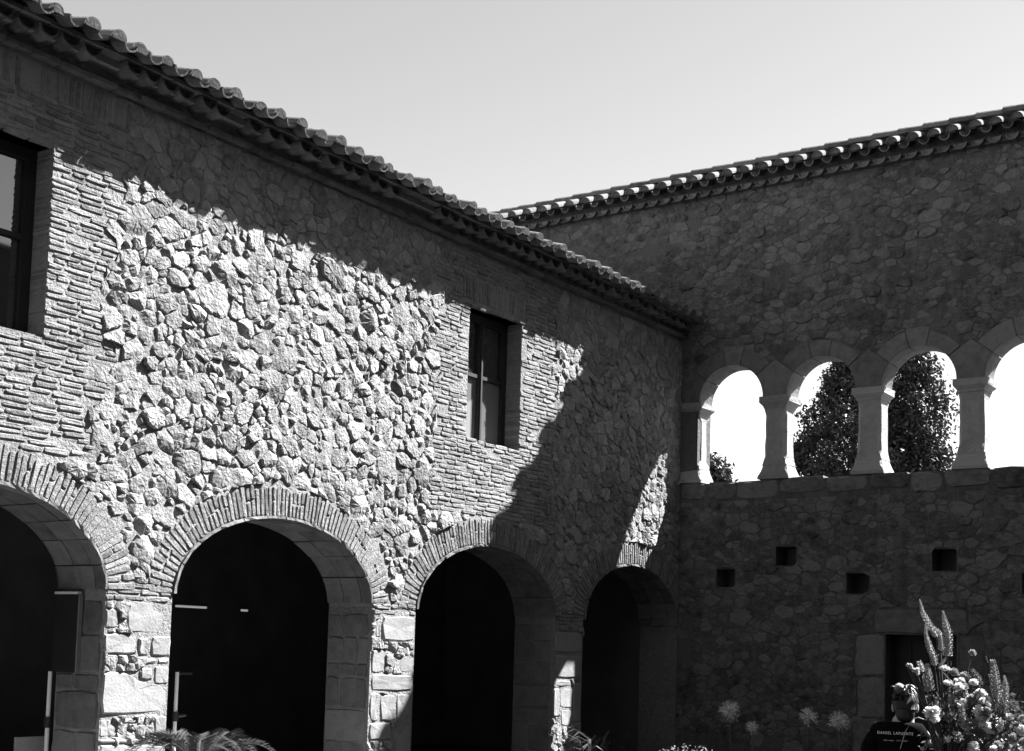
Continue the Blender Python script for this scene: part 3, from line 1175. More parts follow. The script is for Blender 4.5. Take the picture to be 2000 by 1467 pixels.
for k in range(-1, 6):
    cx = CEN[0] + 1.47*k + .735 if k >= 0 else .135
    cy = .20
    ch_ = .05 if k >= 0 else .09
    sh = link('column', *column_sections(cx, cy, [(4.60, .188, .185, .0), (4.66, .180, .178, .01), (4.74, .178, .176, ch_), (4.90, .177, .175, ch_*.95), (5.05, .176, .174, ch_*1.05), (5.22, .174, .173, ch_), (5.36, .172, .172, ch_), (5.44, .174, .174, .008), (5.475, .178, .176, .0)]), MT['column'], LB)
    link('base', *column_sections(cx, cy, [(4.375, .255, .235, .0), (4.42, .252, .235, .01), (4.50, .222, .215, .03), (4.575, .198, .195, .03), (4.60, .20, .196, .01)]), MT['column'], sh)
    link('capital', *column_sections(cx, cy, [(5.47, .188, .186, .0), (5.50, .192, .190, .0), (5.555, .238, .232, .0), (5.575, .242, .236, .0), (5.648, .244, .238, .0)]), MT['column'], sh)

# coping of tiles: a short slope of covers to the court and a ridge of lapped tiles along the wall
cov, low, rid = [], [], []
tl = R(22)
ax = np.array((0, -math.cos(tl), -math.sin(tl)))
upv = np.array((0, -math.sin(tl), math.cos(tl)))
x = -5.2
while x < 13.8:
    t0 = np.array((x, -.30, 9.135)) - ax*.42 + np.array((rng.uniform(-.012, .012), rng.uniform(-.02, .02), rng.uniform(-.008, .008)))
    cov.append(place(half_tile(.42, .075, .088, .016, 1, 10, cap=.012), t0, ax + np.array((rng.uniform(-.05, .05), 0, 0)), (-1, 0, 0), upv))
    t1 = np.array((x + .145, -.25, 9.125)) - ax*.42
    cov.append(place(half_tile(.42, .09, .08, .016, -1, 8), t1, ax, (-1, 0, 0), upv))
    x += .29
x = -5.2
while x < 13.8:
    t0 = np.array((x, -.18, 8.99)) + np.array((0, .3, .03))
    low.append(place(half_tile(.30, .08, .09, .016, -1, 8, cap=.03), t0, (0, -1, -.1), (-1, 0, 0), (0, 0, 1)))
    x += .235
emit(cov, 'coping_tile', 'coping_tiles', LB, MT['tile'], 90)
emit(low, 'cornice_tile', 'cornice_tiles', LB, MT['tile'], 80)
x = -5.5
while x < 13.8:
    z = 9.335 + .004*x
    rid.append(place(half_tile(.46, .105, .118, .018, 1, 10), (x + .43, .08 + rng.uniform(-.008, .008), z + rng.uniform(-.004, .004)), (-1, 0, .03), (0, -1, 0), (0, 0, 1)))
    x += .375
emit(rid, 'ridge_tile', 'ridge_tiles', LB, MT['tile'], 60)
q = box_piece(LX0, LX1, .0, LT, LTOP + .002, 9.30)
qb = box_piece(LX0, LX1, -.10, -.002, 8.93, 8.965)
link('coping_bed', *merge([q, qb]), MT['grey_mortar'], LB)

# ------------------------------------------------------------------ unseen buildings added around the court to cut sky light on the walls
MT['blocker_dark'] = mat_plain('dark blocker wall', 0.06, 0.9, 0.5, 5.0, 0.1)  # dark tone so the added buildings return little light to the court
for nm_, lab_, wl_, rf_ in (('garden_blocker', 'unseen two storey block added behind the viewer to cut sky light', (-5, 21, -33, -25.5, 10.5), (-5.4, 21.4, -33.4, -25.0)),
                            ('tall_blocker', 'unseen tall steep roofed block added on the right to cut sky light', (14.2, 23.0, -24.8, -6.0, 14.0), (13.8, 23.4, -24.8, -5.9)),
                            ('side_blocker', 'unseen lower block added beside the loggia wall to cut sky light', (14.2, 21.5, -5.8, -.2, 9.7), (13.8, 22, -5.8, -.3))):
    T = thing(nm_, lab_, 'building', ((wl_[0] + wl_[1])/2, (wl_[2] + wl_[3])/2, 0))
    link('wall', *box_piece(wl_[0], wl_[1], wl_[2], wl_[3], 0, wl_[4]), MT['blocker_dark'], T)
    mx, my = (rf_[0] + rf_[1])/2, (rf_[2] + rf_[3])/2
    lx = (rf_[1] - rf_[0]) > (rf_[3] - rf_[2])
    zr = {'garden_blocker': 12.2, 'tall_blocker': 19.5, 'side_blocker': 11.0}[nm_]
    lx = nm_ == 'garden_blocker'
    r1, r2 = ((rf_[0], my, zr), (rf_[1], my, zr)) if lx else ((mx, rf_[2], zr), (mx, rf_[3], zr))
    z_ = wl_[4] + .003
    c_ = [(rf_[0], rf_[2], z_), (rf_[1], rf_[2], z_), (rf_[1], rf_[3], z_), (rf_[0], rf_[3], z_)]
    link('roof', c_ + [r1, r2], [(3, 2, 1, 0), (0, 1, 5, 4), (2, 3, 4, 5), (1, 2, 5), (3, 0, 4)] if lx else [(3, 2, 1, 0), (1, 2, 5, 4), (3, 0, 4, 5), (0, 1, 4), (2, 3, 5)], MT['tile'], T)

# ------------------------------------------------------------------ trees beyond the loggia
def leaf_cloud(points, size, mat, name, parent, kind=None):
    n = len(points)
    P = np.asarray(points)
    a = nrg.normal(size=(n, 3)); a /= np.linalg.norm(a, axis=1)[:, None]
    b = nrg.normal(size=(n, 3)); b -= (a*b).sum(1)[:, None]*a; b /= np.linalg.norm(b, axis=1)[:, None]
    s = size*nrg.uniform(.6, 1.3, (n, 1))
    c = np.cross(a, b)
    V = np.stack([P - a*s, P - b*s*.45 + c*s*.15, P + a*s, P + b*s*.45 + c*s*.15], 1).reshape(-1, 3)
    F = [(4*i, 4*i + 1, 4*i + 2, 4*i + 3) for i in range(n)]
    return link(name, V, F, mat, parent, kind=kind)


def tube(path, radii, seg=7):
    V, F = [], []
    path = [Vector(p) for p in path]
    for i, p in enumerate(path):
        d = (path[min(i + 1, len(path) - 1)] - path[max(i - 1, 0)]).normalized()
        a = d.cross(Vector((0, 0, 1)) if abs(d.z) < .9 else Vector((1, 0, 0))).normalized()
        b = d.cross(a)
        for k in range(seg):
            t = 2*math.pi*k/seg
            V.append(tuple(p + (a*math.cos(t) + b*math.sin(t))*radii[i]))
    for i in range(len(path) - 1):
        for k in range(seg):
            j = (k + 1) % seg
            F.append((i*seg + k, i*seg + j, i*seg + seg + j, i*seg + seg + k))
    F.append(tuple(range(seg)))
    F.append(tuple((len(path) - 1)*seg + k for k in range(seg)))
    return V, F


def tree(name, label, x, y, top, prof, dens, leaf=.12, clump=.42, nclump=260, group=None, z0=2.5):
    T = thing(name, label, 'tree', (x, y, 0), group)
    paths = [tube([(x, y, 0), (x + .1, y, top*.35), (x, y + .1, top*.7), (x, y, top*.93)], [.22, .17, .1, .03])]
    cl = []
    for _ in range(nclump):
        f = rng.random()
        z = z0 + (top - z0)*f
        rmax = prof(z)
        a = rng.uniform(0, 2*math.pi)
        rr = rmax*math.sqrt(rng.uniform(.12, 1.0))*rng.uniform(.85, 1.05)
        cl.append((x + rr*math.cos(a), y + rr*math.sin(a), z, rr))
    for c in rng.sample(cl, 40):
        zz = c[2] - .35*c[3] - .2
        paths.append(tube([(x, y, zz), ((x + c[0])/2, (y + c[1])/2, zz + .2*c[3]), (c[0], c[1], c[2])], [.05, .035, .012], 5))
    link('trunk', *merge(paths), MT['bark'], T)
    P = []
    for cx, cy, cz, _ in cl:
        m = int(dens*rng.uniform(.6, 1.3))
        q = nrg.normal(size=(m, 3))*clump*.5
        q[:, 2] *= .8
        P.append(q + np.array((cx, cy, cz)))
    leaf_cloud(np.vstack(P), leaf, MT['tree_leaf'], 'crown', T)
    return T


tree('evergreen_tree', 'dense dark evergreen tree leaning up to the right behind the second arch', -4.0, 18.0, 10.6,
     lambda z: 1.85*min(1, max(.03, (10.6 - z)/2.6)), 150, .075, .36, 420, 'trees beyond the loggia')
tree('evergreen_tree', 'evergreen tree with a rounded ragged right edge seen through the third arch', -2.4, 18.6, 10.25,
     lambda z: 0.98*min(1, math.sqrt(max(.02, (10.35 - z)/1.7))), 95, .075, .36, 330, 'trees beyond the loggia')
tree('round_tree', 'small rounded tree top low in the first arch beside the wall column', -8.75, 18.0, 7.5,
     lambda z: 1.15*math.sqrt(max(.05, 1 - max(0, (z - 6.0)/1.6)**2)), 200, .085, .30, 280, None)

# ------------------------------------------------------------------ things under the arcade
TG = 'lit tube lamps under the arcade'
for (x, y, z, l, lab) in ((-3.0, -7.29, 2.10, .50, 'longer lit tube lamp under the second arch beside its left pier'),
                          (-3.0, -6.38, 2.09, .11, 'tiny end of a lit tube lamp deep inside the second arch')):
    T = thing('tube_lamp', lab, 'lamp', (x, y, z), TG)
    link('tube', *tube([(x, y - l/2, z), (x, y + l/2, z)], [.014, .014], 8), MT['tube'], T)
    link('housing', *merge([box_piece(x - .03, x + .03, y - l/2 - .01, y + l/2 + .01, z + .02, z + .05), box_piece(x - .0015, x + .0015, y - .0015, y + .0015, z + .05, 3.55)]), MT['black_metal'], T)
PG = 'white poles standing in the arcade arches'
for (x, y, h, lab) in ((-.70, -11.01, 1.36, 'slim white pole with a dark clamp in the leftmost arch beside the pale panel'),
                       (-.9, -9.31, 1.35, 'slim white pole with a short top arm in the second arch beside the cycad')):
    T = thing('pole_stand', lab, 'pole', (x, y, 0), PG)
    link('pole', *tube([(x, y, .02), (x, y, h)], [.021, .019], 10), MT['white_paint'], T)
    link('clamp', *merge([tube([(x, y, .84), (x, y, .94)], [.035, .035], 10), tube([(x, y - .02, .89), (x + .02, y + .12, .9)], [.02, .016], 8)]), MT['black_metal'], T)
    link('foot', *tube([(x, y, 0), (x, y, .03)], [.16, .15], 16), MT['black_metal'], T)
    if y > -10:
        link('arm', *box_piece(x - .012, x + .012, y + .02, y + .2, h - .03, h - .006), MT['black_metal'], T)
T = thing('panel_stand', 'pale flat panel low in the leftmost arch beside the white pole', 'panel', (-.9, -11.02, 0))
link('panel', *box_piece(-.92, -.90, -11.2, -10.88, .35, .745), mat_plain('pale grey board', .3, .6, .1), T)
link('leg', *box_piece(-.935, -.921, -11.16, -11.13, 0, .6), MT['black_metal'], T)
link('leg', *box_piece(-.935, -.921, -10.95, -10.92, 0, .6), MT['black_metal'], T)
T = thing('mounted_panel', 'black flat panel with pale top edge fixed on the pier inside the leftmost arch', 'panel', (-.47, -11.0, 1.36))
link('board', *box_piece(-.645, -.30, -11.04, -11.003, 1.36, 2.075), MT['black_metal'], T)
link('top_edge', *box_piece(-.645, -.31, -11.05, -11.003, 2.078, 2.10), MT['white_paint'], T)
link('side_edge', *box_piece(-.298, -.285, -11.045, -11.003, 1.36, 2.075), MT['terracotta'], T)

# ------------------------------------------------------------------ cycad by the pier
def frond(o, az, length, rise, droop, width):
    V, F = [], []
    n = 16
    rib = []
    for k in range(n + 1):
        t = k/n
        rr = length*t*(1 - .12*t)
        z = rise*math.sin(min(t*1.25, 1)*math.pi/2) - droop*t*t
        rib.append(Vector((o[0] + rr*math.cos(az), o[1] + rr*math.sin(az), o[2] + z)))
    tv, tf = tube(rib, [.008*(1 - .7*k/n) for k in range(n + 1)], 5)
    side = Vector((-math.sin(az), math.cos(az), 0))
    pieces = [(tv, tf)]
    m = 60
    for k in range(3, m):
        t = k/m
        i = min(int(t*n), n - 1)
        p = rib[i].lerp(rib[i + 1], t*n - i)
        d = (rib[i + 1] - rib[i]).normalized()
        w = width*math.sin(math.pi*min(1, .12 + t*.88))**.6
        for s in (-1, 1):
            e = p + (side*s*.75 + d*.42).normalized()*w + Vector((0, 0, .25*w + rng.uniform(-.01, .01)))
            b = d*.0026
            pieces.append(([tuple(p - b), tuple(p + b), tuple(p.lerp(e, .6) + b*.8 + Vector((0, 0, .006))), tuple(e), tuple(p.lerp(e, .6) - b*.8)], [(0, 1, 2, 3, 4)]))
    return merge(pieces)


T = thing('cycad', 'arching feathery cycad fronds in front of the first pier at the bottom edge', 'plant', (.80, -10.5, 0))
link('trunk', *tube([(.8, -10.5, 0), (.8, -10.5, .3), (.8, -10.5, .55)], [.16, .17, .1], 12), MT['bark'], T)
for k in range(17):
    az = k*2.4 + rng.uniform(-.2, .2)
    ln = rng.uniform(.6, .85)
    link('frond', *frond((.8, -10.5, .50), az, ln, rng.uniform(.36, .50), rng.uniform(.22, .42), .15), MT['frond'], T)

# ------------------------------------------------------------------ garden plants in the court
def umbel_plant(x, y, z, r, lab):
    T = thing('agapanthus', lab, 'plant', (x, y, 0), 'round flower heads in the shade')
    link('stem', *merge([tube([(x + .03, y, 0), (x + .02, y, z*.5), (x, y, z)], [.009, .008, .006], 6)]), MT['leaf'], T)
    pc = []
    for _ in range(120):
        v = Vector((rng.gauss(0, 1), rng.gauss(0, 1), rng.gauss(.35, .9))).normalized()
        rr = r*rng.uniform(.5, 1.1)
        e = Vector((x, y, z)) + v*rr
        pc.append(tube([(x, y, z), tuple(Vector((x, y, z)) + v*rr*.6)], [.0025, .0025], 3))
        a = v.orthogonal().normalized()
        b = v.cross(a)
        s = Vector((x, y, z)) + v*rr*.55
        for q in range(4):
            t = 2*math.pi*q/4
            o = (a*math.cos(t) + b*math.sin(t))
            o2 = (a*math.cos(t + .6) + b*math.sin(t + .6))
            pc.append(([tuple(s), tuple(s + v*rr*.3 + o*r*.04), tuple(e + o*r*.21), tuple(s + v*rr*.3 + o2*r*.04)], [(0, 1, 2, 3)]))
    link('flower_head', *merge(pc), MT['petal_soft'], T)
    lv = []
    for _ in range(14):
        a = rng.uniform(0, 6.28); l = rng.uniform(.35, .55)
        pr = [Vector((x, y, 0)), Vector((x + .25*l*math.cos(a), y + .25*l*math.sin(a), l*.7)), Vector((x + .8*l*math.cos(a), y + .8*l*math.sin(a), l*.75))]
        sd = Vector((-math.sin(a), math.cos(a), 0))*.014
        lv.append(([tuple(pr[0] - sd), tuple(pr[0] + sd), tuple(pr[1] + sd), tuple(pr[2]), tuple(pr[1] - sd)], [(0, 1, 2, 3, 4)]))
    link('leaf', *merge(lv), MT['leaf'], T, kind='stuff')


umbel_plant(3.96, -6.3, 1.12, .125, 'agapanthus head nearest the arcade, the widest of the shaded round flowers')
umbel_plant(4.81, -6.3, 1.11, .105, 'tall narrow agapanthus head between the widest one and the doorway')
umbel_plant(5.11, -6.3, 1.08, .115, 'agapanthus head closest to the doorway jamb')
umbel_plant(4.21, -6.3, 0.97, .075, 'small low agapanthus head beneath the widest one')


def low_shrub(x, y, rx, ry, h, nf, lab):
    T = thing('flowering_shrub', lab, 'shrub', (x, y, 0), 'low flowering shrubs along the bed')
    P, Q = [], []
    for _ in range(1500):
        a = rng.uniform(0, 6.28); rr = math.sqrt(rng.random())
        P.append((x + rx*rr*math.cos(a), y + ry*rr*math.sin(a), h*rng.uniform(.1, 1)*(1 - .35*rr*rr)))
    leaf_cloud(P, .035, MT['leaf'], 'foliage', T, kind='stuff')
    for _ in range(nf):
        a = rng.uniform(0, 6.28); rr = math.sqrt(rng.random())
        Q.append((x + rx*rr*math.cos(a), y + ry*rr*math.sin(a), h*rng.uniform(.93, 1.08)*(1 - .25*rr*rr)))
    leaf_cloud(Q, .016, MT['petal_mid'], 'blossom', T, kind='stuff')
    link('stem', *merge([tube([(x, y, 0), (x + rng.uniform(-rx, rx)*.6, y + rng.uniform(-ry, ry)*.6, h*.8)], [.012, .004], 4) for _ in range(9)]), MT['bark'], T)


low_shrub(4.15, -7.55, .50, .3, .80, 330, 'low shrub with many tiny bright blossoms beneath the agapanthus nearest the arcade')
low_shrub(4.95, -7.25, .42, .3, .76, 240, 'low shrub with tiny bright blossoms in front of the doorway')
T = thing('strap_leaf_plant', 'sunlit clump of strappy leaves at the foot of the third pier', 'plant', (.35, -3.2, 0))
for k in range(26):
    a = rng.uniform(0, 6.28); l = rng.uniform(.45, .74)
    x, y = .35 + rng.uniform(-.12, .12), -3.2 + rng.uniform(-.45, .6)
    pr = [Vector((x, y, 0)), Vector((x + .18*l*math.cos(a), y + .18*l*math.sin(a), l*.72)), Vector((x + .5*l*math.cos(a), y + .5*l*math.sin(a), l*.85)), Vector((x + .8*l*math.cos(a), y + .8*l*math.sin(a), l*.7))]
    sd = Vector((-math.sin(a), math.cos(a), 0))*.022
    link('leaf', [tuple(pr[0] - sd), tuple(pr[0] + sd), tuple(pr[1] - sd), tuple(pr[1] + sd), tuple(pr[2] - sd*.8), tuple(pr[2] + sd*.8), tuple(pr[3])], [(0, 1, 3, 2), (2, 3, 5, 4), (4, 5, 6)], MT['leaf'], T)

# ------------------------------------------------------------------ person
def skin_mesh(name, pts, edges, mat, parent, levels=2, root=0):
    me = bpy.data.meshes.new(name)
    me.from_pydata([p[:3] for p in pts], edges, [])
    o = bpy.data.objects.new(name, me)
    COL.objects.link(o)
    md = o.modifiers.new('skin', 'SKIN')
    md.use_smooth_shade = True
    for i, p in enumerate(pts):
        sv = me.skin_vertices[0].data[i]
        sv.radius = (p[3], p[4] if len(p) > 4 else p[3])
        sv.use_root = (i == root)
    ss = o.modifiers.new('sub', 'SUBSURF'); ss.levels = levels; ss.render_levels = levels
    dg = bpy.context.evaluated_depsgraph_get()
    ev = o.evaluated_get(dg)
    nm = bpy.data.meshes.new_from_object(ev, depsgraph=dg)
    nm.name = name
    o.modifiers.clear()
    o.data = nm
    nm.materials.clear(); nm.materials.append(mat)
    nm.polygons.foreach_set('use_smooth', [True]*len(nm.polygons))
    bpy.data.meshes.remove(me)
    o.parent = parent
    return o


PX, PY, PROT = 6.885, -9.63, R(18.7)
PER = thing('person', 'person seen from behind in a black lettered T-shirt, hair tied up, beside the bouquet', 'person', (PX, PY, 0))
PER.rotation_euler = (0, 0, PROT)


def ploc(x, y, z):
    return Vector((PX + x*math.cos(PROT) - y*math.sin(PROT), PY + x*math.sin(PROT) + y*math.cos(PROT), z))


# local axes: +y the way the person faces (away from the camera), x to the right
body = [(0, 0, .80, .135, .10), (0, .01, .92, .12, .09), (0, .02, 1.05, .13, .095), (0, .03, 1.16, .12, .08), (0, .055, 1.235, .052, .052), (0, .075, 1.30, .056, .06), (0, .095, 1.38, .074, .088), (0, .09, 1.44, .06, .072),
        (-.09, 0, .74, .085, .085), (-.10, .01, .42, .058, .06), (-.10, -.02, .08, .038, .038), (-.11, .12, .03, .035, .028),
        (.09, 0, .74, .085, .085), (.10, .01, .42, .058, .06), (.10, -.02, .08, .038, .038), (.11, .12, .03, .035, .028),
        (-.165, .03, 1.17, .055, .055), (-.215, .03, .95, .042, .042), (-.16, .24, .93, .030, .030), (-.13, .32, .95, .028, .018), (-.125, .37, .96, .03, .014),
        (.165, .03, 1.17, .055, .055), (.235, .06, .97, .042, .042), (.26, .27, 1.02, .030, .030), (.26, .35, 1.05, .028, .018), (.26, .40, 1.06, .03, .014)]
be = [(0, 1), (1, 2), (2, 3), (3, 4), (4, 5), (5, 6), (6, 7), (0, 8), (8, 9), (9, 10), (10, 11), (0, 12), (12, 13), (13, 14), (14, 15),
      (3, 16), (16, 17), (17, 18), (18, 19), (19, 20), (3, 21), (21, 22), (22, 23), (23, 24), (24, 25)]
for s, hnd in ((-1, 20), (1, 25)):
    hx, hy, hz = body[hnd][:3]
    for f, (dx, l) in enumerate(((-.024, .055), (-.008, .066), (.008, .063), (.024, .048))):
        i = len(body)
        body += [(hx + dx, hy + .025, hz, .0095), (hx + dx*1.1, hy + .025 + l*.6, hz - .01, .008), (hx + dx*1.1, hy + .025 + l, hz - .035, .0065)]
        be += [(hnd, i), (i, i + 1), (i + 1, i + 2)]
    i = len(body)
    w = hnd - 1
    body += [(body[w][0] - s*.035, body[w][1] + .01, body[w][2], .011), (body[w][0] - s*.05, body[w][1] + .05, body[w][2] - .01, .009)]
    be += [(w, i), (i, i + 1)]
body = [tuple([q[0] - (.045 if q[2] < 1.21 else .02 if q[2] < 1.27 else 0), q[1], q[2] + (.03 if 1.0 < q[2] < 1.21 else .0)] + list(q[3:])) for q in body]
bo = skin_mesh('body', body, be, MT['skin'], PER, 2)
tr = [(0, 0, .84, .150, .115), (-.09, 0, .74, .098, .098), (-.10, .01, .42, .072, .074), (-.10, -.015, .08, .062, .066), (.09, 0, .74, .098, .098), (.10, .01, .42, .072, .074), (.10, -.015, .08, .062, .066), (0, .01, .93, .138, .105)]
tr = [tuple([q[0] - .045] + list(q[1:])) for q in tr]
skin_mesh('trousers', tr, [(0, 7), (0, 1), (1, 2), (2, 3), (0, 4), (4, 5), (5, 6)], MT['trousers'], PER, 2)
sh = [(0, .01, .90, .160, .118), (0, .02, 1.02, .158, .115), (0, .025, 1.13, .150, .105), (0, .045, 1.205, .075, .07), (-.145, .03, 1.165, .078, .074), (-.205, .03, 1.06, .070, .066), (-.222, .035, .98, .068, .062), (.145, .03, 1.165, .078, .074), (.215, .04, 1.06, .070, .066), (.238, .06, .99, .068, .062)]
sh = [tuple([q[0]*.93 - (.045 if q[2] < 1.2 else .03), q[1], q[2] + .035] + list(q[3:])) for q in sh]
shirt = skin_mesh('shirt', sh, [(0, 1), (1, 2), (2, 3), (2, 4), (4, 5), (5, 6), (2, 7), (7, 8), (8, 9)], MT['shirt'], PER, 3)
# face, ears, shoes
def ball(c, r, seg=10, rings=7, jit=0.0):
    V, F = [], []
    for i in range(rings + 1):
        t = math.pi*i/rings
        for k in range(seg):
            a = 2*math.pi*k/seg
            j = 1 + rng.uniform(-jit, jit)
            V.append((c[0] + r[0]*math.sin(t)*math.cos(a)*j, c[1] + r[1]*math.sin(t)*math.sin(a)*j, c[2] + r[2]*math.cos(t)*j))
    for i in range(rings):
        for k in range(seg):
            j = (k + 1) % seg
            F.append((i*seg + k, i*seg + seg + k, i*seg + seg + j, i*seg + j))
    return V, F


def local_part(name, piece, mat, parent, smooth=True):
    V, F = piece
    me = bpy.data.meshes.new(name)
    me.from_pydata(V, [], F)
    me.materials.append(mat)
    me.polygons.foreach_set('use_smooth', [smooth]*len(me.polygons))
    o = bpy.data.objects.new(name, me)
    COL.objects.link(o)
    o.parent = parent
    return o


for s in (-1, 1):
    local_part('ear', ball((s*.080, .085, 1.365), (.012, .024, .034)), MT['skin'], PER)
    local_part('eye', ball((s*.032, .172, 1.375), (.012, .010, .010)), MT['print'], PER)
    local_part('shoe', ball((s*.105, .05, .045), (.05, .13, .05)), MT['black_metal'], PER)
local_part('nose', ball((0, .188, 1.345), (.014, .018, .022)), MT['skin'], PER)
local_part('mouth', ball((0, .174, 1.305), (.024, .010, .007)), MT['petal_dark'], PER)
# hair: cap, bun and loose strands
cap = [ball((0, .072, 1.402), (.086, .096, .092), 18, 12, .02), ball((0, .045, 1.335), (.066, .060, .085), 14, 9, .03)]
for _ in range(120):                                          # strands combed over the skull
    a = rng.uniform(-2.7, 2.7)
    pr = []
    for t in (0, .33, .66, 1):
        el = -.5 + t*1.75
        aa = a*(1 - .5*t)
        pr.append(Vector((.089*math.sin(aa)*math.cos(el), .072 - .099*math.cos(aa)*math.cos(el), 1.402 + .095*math.sin(el))))
    cap.append(tube(pr, [.003, .0035, .0035, .002], 4))
local_part('hair', merge(cap), MT['dark_hair'], PER)
bun = [ball((-.040, .045, 1.498), (.036, .034, .032), 12, 8, .12)]
for _ in range(70):
    a, b = rng.uniform(0, 6.28), rng.uniform(-1.2, 1.4)
    st = Vector((-.04, .045, 1.498))
    pr = [st + Vector((.037*math.cos(a + t)*math.cos(b + .5*t), .035*math.sin(a + t)*math.cos(b + .5*t), .034*math.sin(b + .5*t))) for t in (0, .5, 1.0, 1.5)]
    bun.append(tube(pr, [.0025, .003, .003, .0015], 4))
for _ in range(34):                                           # loose pale strands falling to the right
    e = Vector((rng.uniform(.0, .085), .02 + rng.uniform(-.05, .03), 1.475 + rng.uniform(-.03, .03)))
    pr = [Vector((-.02, .04, 1.512)), Vector((.01, .03, 1.52)).lerp(e, .45) + Vector((0, 0, .012)), e, e + Vector((rng.uniform(-.01, .02), -.005, -.045*rng.random()))]
    bun.append(tube(pr, [.003, .004, .0035, .001], 4))
for _ in range(9):
    a = rng.uniform(2.6, 5.2)
    p0 = Vector((-.045, .03, 1.49)); e = p0 + Vector((.055*math.cos(a), -.02, .05*math.sin(a)))
    bun.append(tube([p0, p0.lerp(e, .5) + Vector((-.01, 0, .012)), e, e + Vector((0, 0, -.02))], [.003, .003, .002, .001], 4))
local_part('hair_bun', merge(bun), MT['hair'], PER)
# lettering on the back, laid onto the shirt
bpy.context.view_layer.update()
bvh = BVHTree.FromPolygons([v.co.copy() for v in shirt.data.vertices], [tuple(p.vertices) for p in shirt.data.polygons])


def onto_back(x, z, off):
    h = bvh.ray_cast(Vector((x, -1, z)), Vector((0, 1, 0)))
    return Vector((x, (h[0].y if h[0] else -.08) - off, z))


cu = bpy.data.curves.new('lettering', 'FONT')
cu.body = 'DANIEL LAFUENTE'
cu.size = .026
cu.space_character = 1.28
cu.align_x = 'CENTER'
cu.offset = .0004
to = bpy.data.objects.new('lettering', cu)
COL.objects.link(to)
dg = bpy.context.evaluated_depsgraph_get()
tm = bpy.data.meshes.new_from_object(to.evaluated_get(dg))
bpy.data.objects.remove(to)
xs = [v.co.x for v in tm.vertices]
kx = .236/(max(xs) - min(xs))
for v in tm.vertices:
    v.co = onto_back(v.co.x*kx - .065, 1.184 + v.co.y, .003)
tm.materials.clear(); tm.materials.append(MT['print'])
lo = bpy.data.objects.new('lettering', tm)
COL.objects.link(lo)
lo.parent = shirt
# second line: a fine script too small to read, as a running pen line
sp = []
N_ = 240
for k in range(N_):
    t = k/(N_ - 1)
    if .46 < t < .53:
        if sp and sp[-1] is not None:
            sp.append(None)
        continue
    x = -.142 + .16*t
    sp.append(onto_back(x + .0022*math.sin(t*95), 1.143 + .0048*math.sin(t*88)*(.55 + .45*math.sin(t*23)), .003))
seg_, pcs = [], []
for p in sp + [None]:
    if p is None:
        if len(seg_) > 2:
            pcs.append(tube(seg_, [.0008]*len(seg_), 4))
        seg_ = []
    else:
        seg_.append(p)
local_part('script_line', merge(pcs), MT['print'], shirt)

# ------------------------------------------------------------------ flower arrangement
FO = Vector((7.43, -10.47, 0))
FRT = Vector((.82, .572, 0)).normalized()
FFW = Vector((-.572, .82, 0)).normalized()
FA = thing('flower_arrangement', 'large bouquet of tall flower spikes and round blooms at the right edge', 'flowers', (FO.x, FO.y, 0))


def fpos(X, Y, dep=0.0):
    """sketch sheet of the bouquet (drawn at 0.682 mm per unit) to metres"""
    a = (X*0.2162 + 1660 - 1850)*.003155
    z = 1.14 + (1467 - (1150 + Y*.2162))*.003165 - a*.029
    k = 1 + dep/8.3
    return FO + FRT*(a*k) + FFW*dep + Vector((0, 0, z + (z - 1.7)*(k - 1)))


UN = .000682
HUB = FO + Vector((0, 0, .95))


def stem_to(p, r=.004):
    m = HUB.lerp(p, .55) + Vector((0, 0, .05))
    return tube([HUB + Vector((rng.uniform(-.06, .06), rng.uniform(-.06, .06), 0)), m, p], [r, r, r*.8], 5)


def spike(path, w, dep, tip=.15, mat='petal_mid'):
    P = [fpos(x, y, dep) for x, y in path]
    L_ = [0]
    for a, b in zip(P[:-1], P[1:]):
        L_.append(L_[-1] + (b - a).length)
    tot = L_[-1]
    def at(s):
        for i in range(len(P) - 1):
            if s <= L_[i + 1] + 1e-9:
                f = (s - L_[i])/(L_[i + 1] - L_[i])
                return P[i].lerp(P[i + 1], f), (P[i + 1] - P[i]).normalized()
        return P[-1], (P[-1] - P[-2]).normalized()
    w = w*UN/2*1.3
    rad = lambda s: w*(tip + (1 - tip)*min(1, (s/tot)/.55)**.8)
    core = [at(tot*k/10)[0] for k in range(11)]
    pcs = [tube(core, [rad(tot*k/10)*.55 for k in range(11)], 7)]
    s = 0.0
    ang = 0
    while s < tot:
        p, d = at(s)
        a = d.orthogonal().normalized()
        b = d.cross(a)
        rr = rad(s)
        fs = max(.0050, rr*.5)
        for k in range(6):
            t = ang + k*math.pi/3 + rng.uniform(-.15, .15)
            o = a*math.cos(t) + b*math.sin(t)
            sd = d.cross(o)
            c = p + o*rr*rng.uniform(.5, .75)
            e = p + o*rr*rng.uniform(.95, 1.15) - d*fs*.5
            pcs.append(([tuple(c - sd*fs*.5), tuple(e - sd*fs*.35 + d*fs*.3), tuple(e + o*fs*.25), tuple(e + sd*fs*.35 + d*fs*.3), tuple(c + sd*fs*.5), tuple(e - d*fs*.6)],
                        [(0, 1, 2, 5), (2, 3, 4, 5), (0, 5, 4)]))
        ang += .5
        s += fs*1.15
    o = link('flower_spike', *merge(pcs), MT[mat], FA)
    link('stem', *stem_to(P[-1], .0045), MT['leaf'], o)


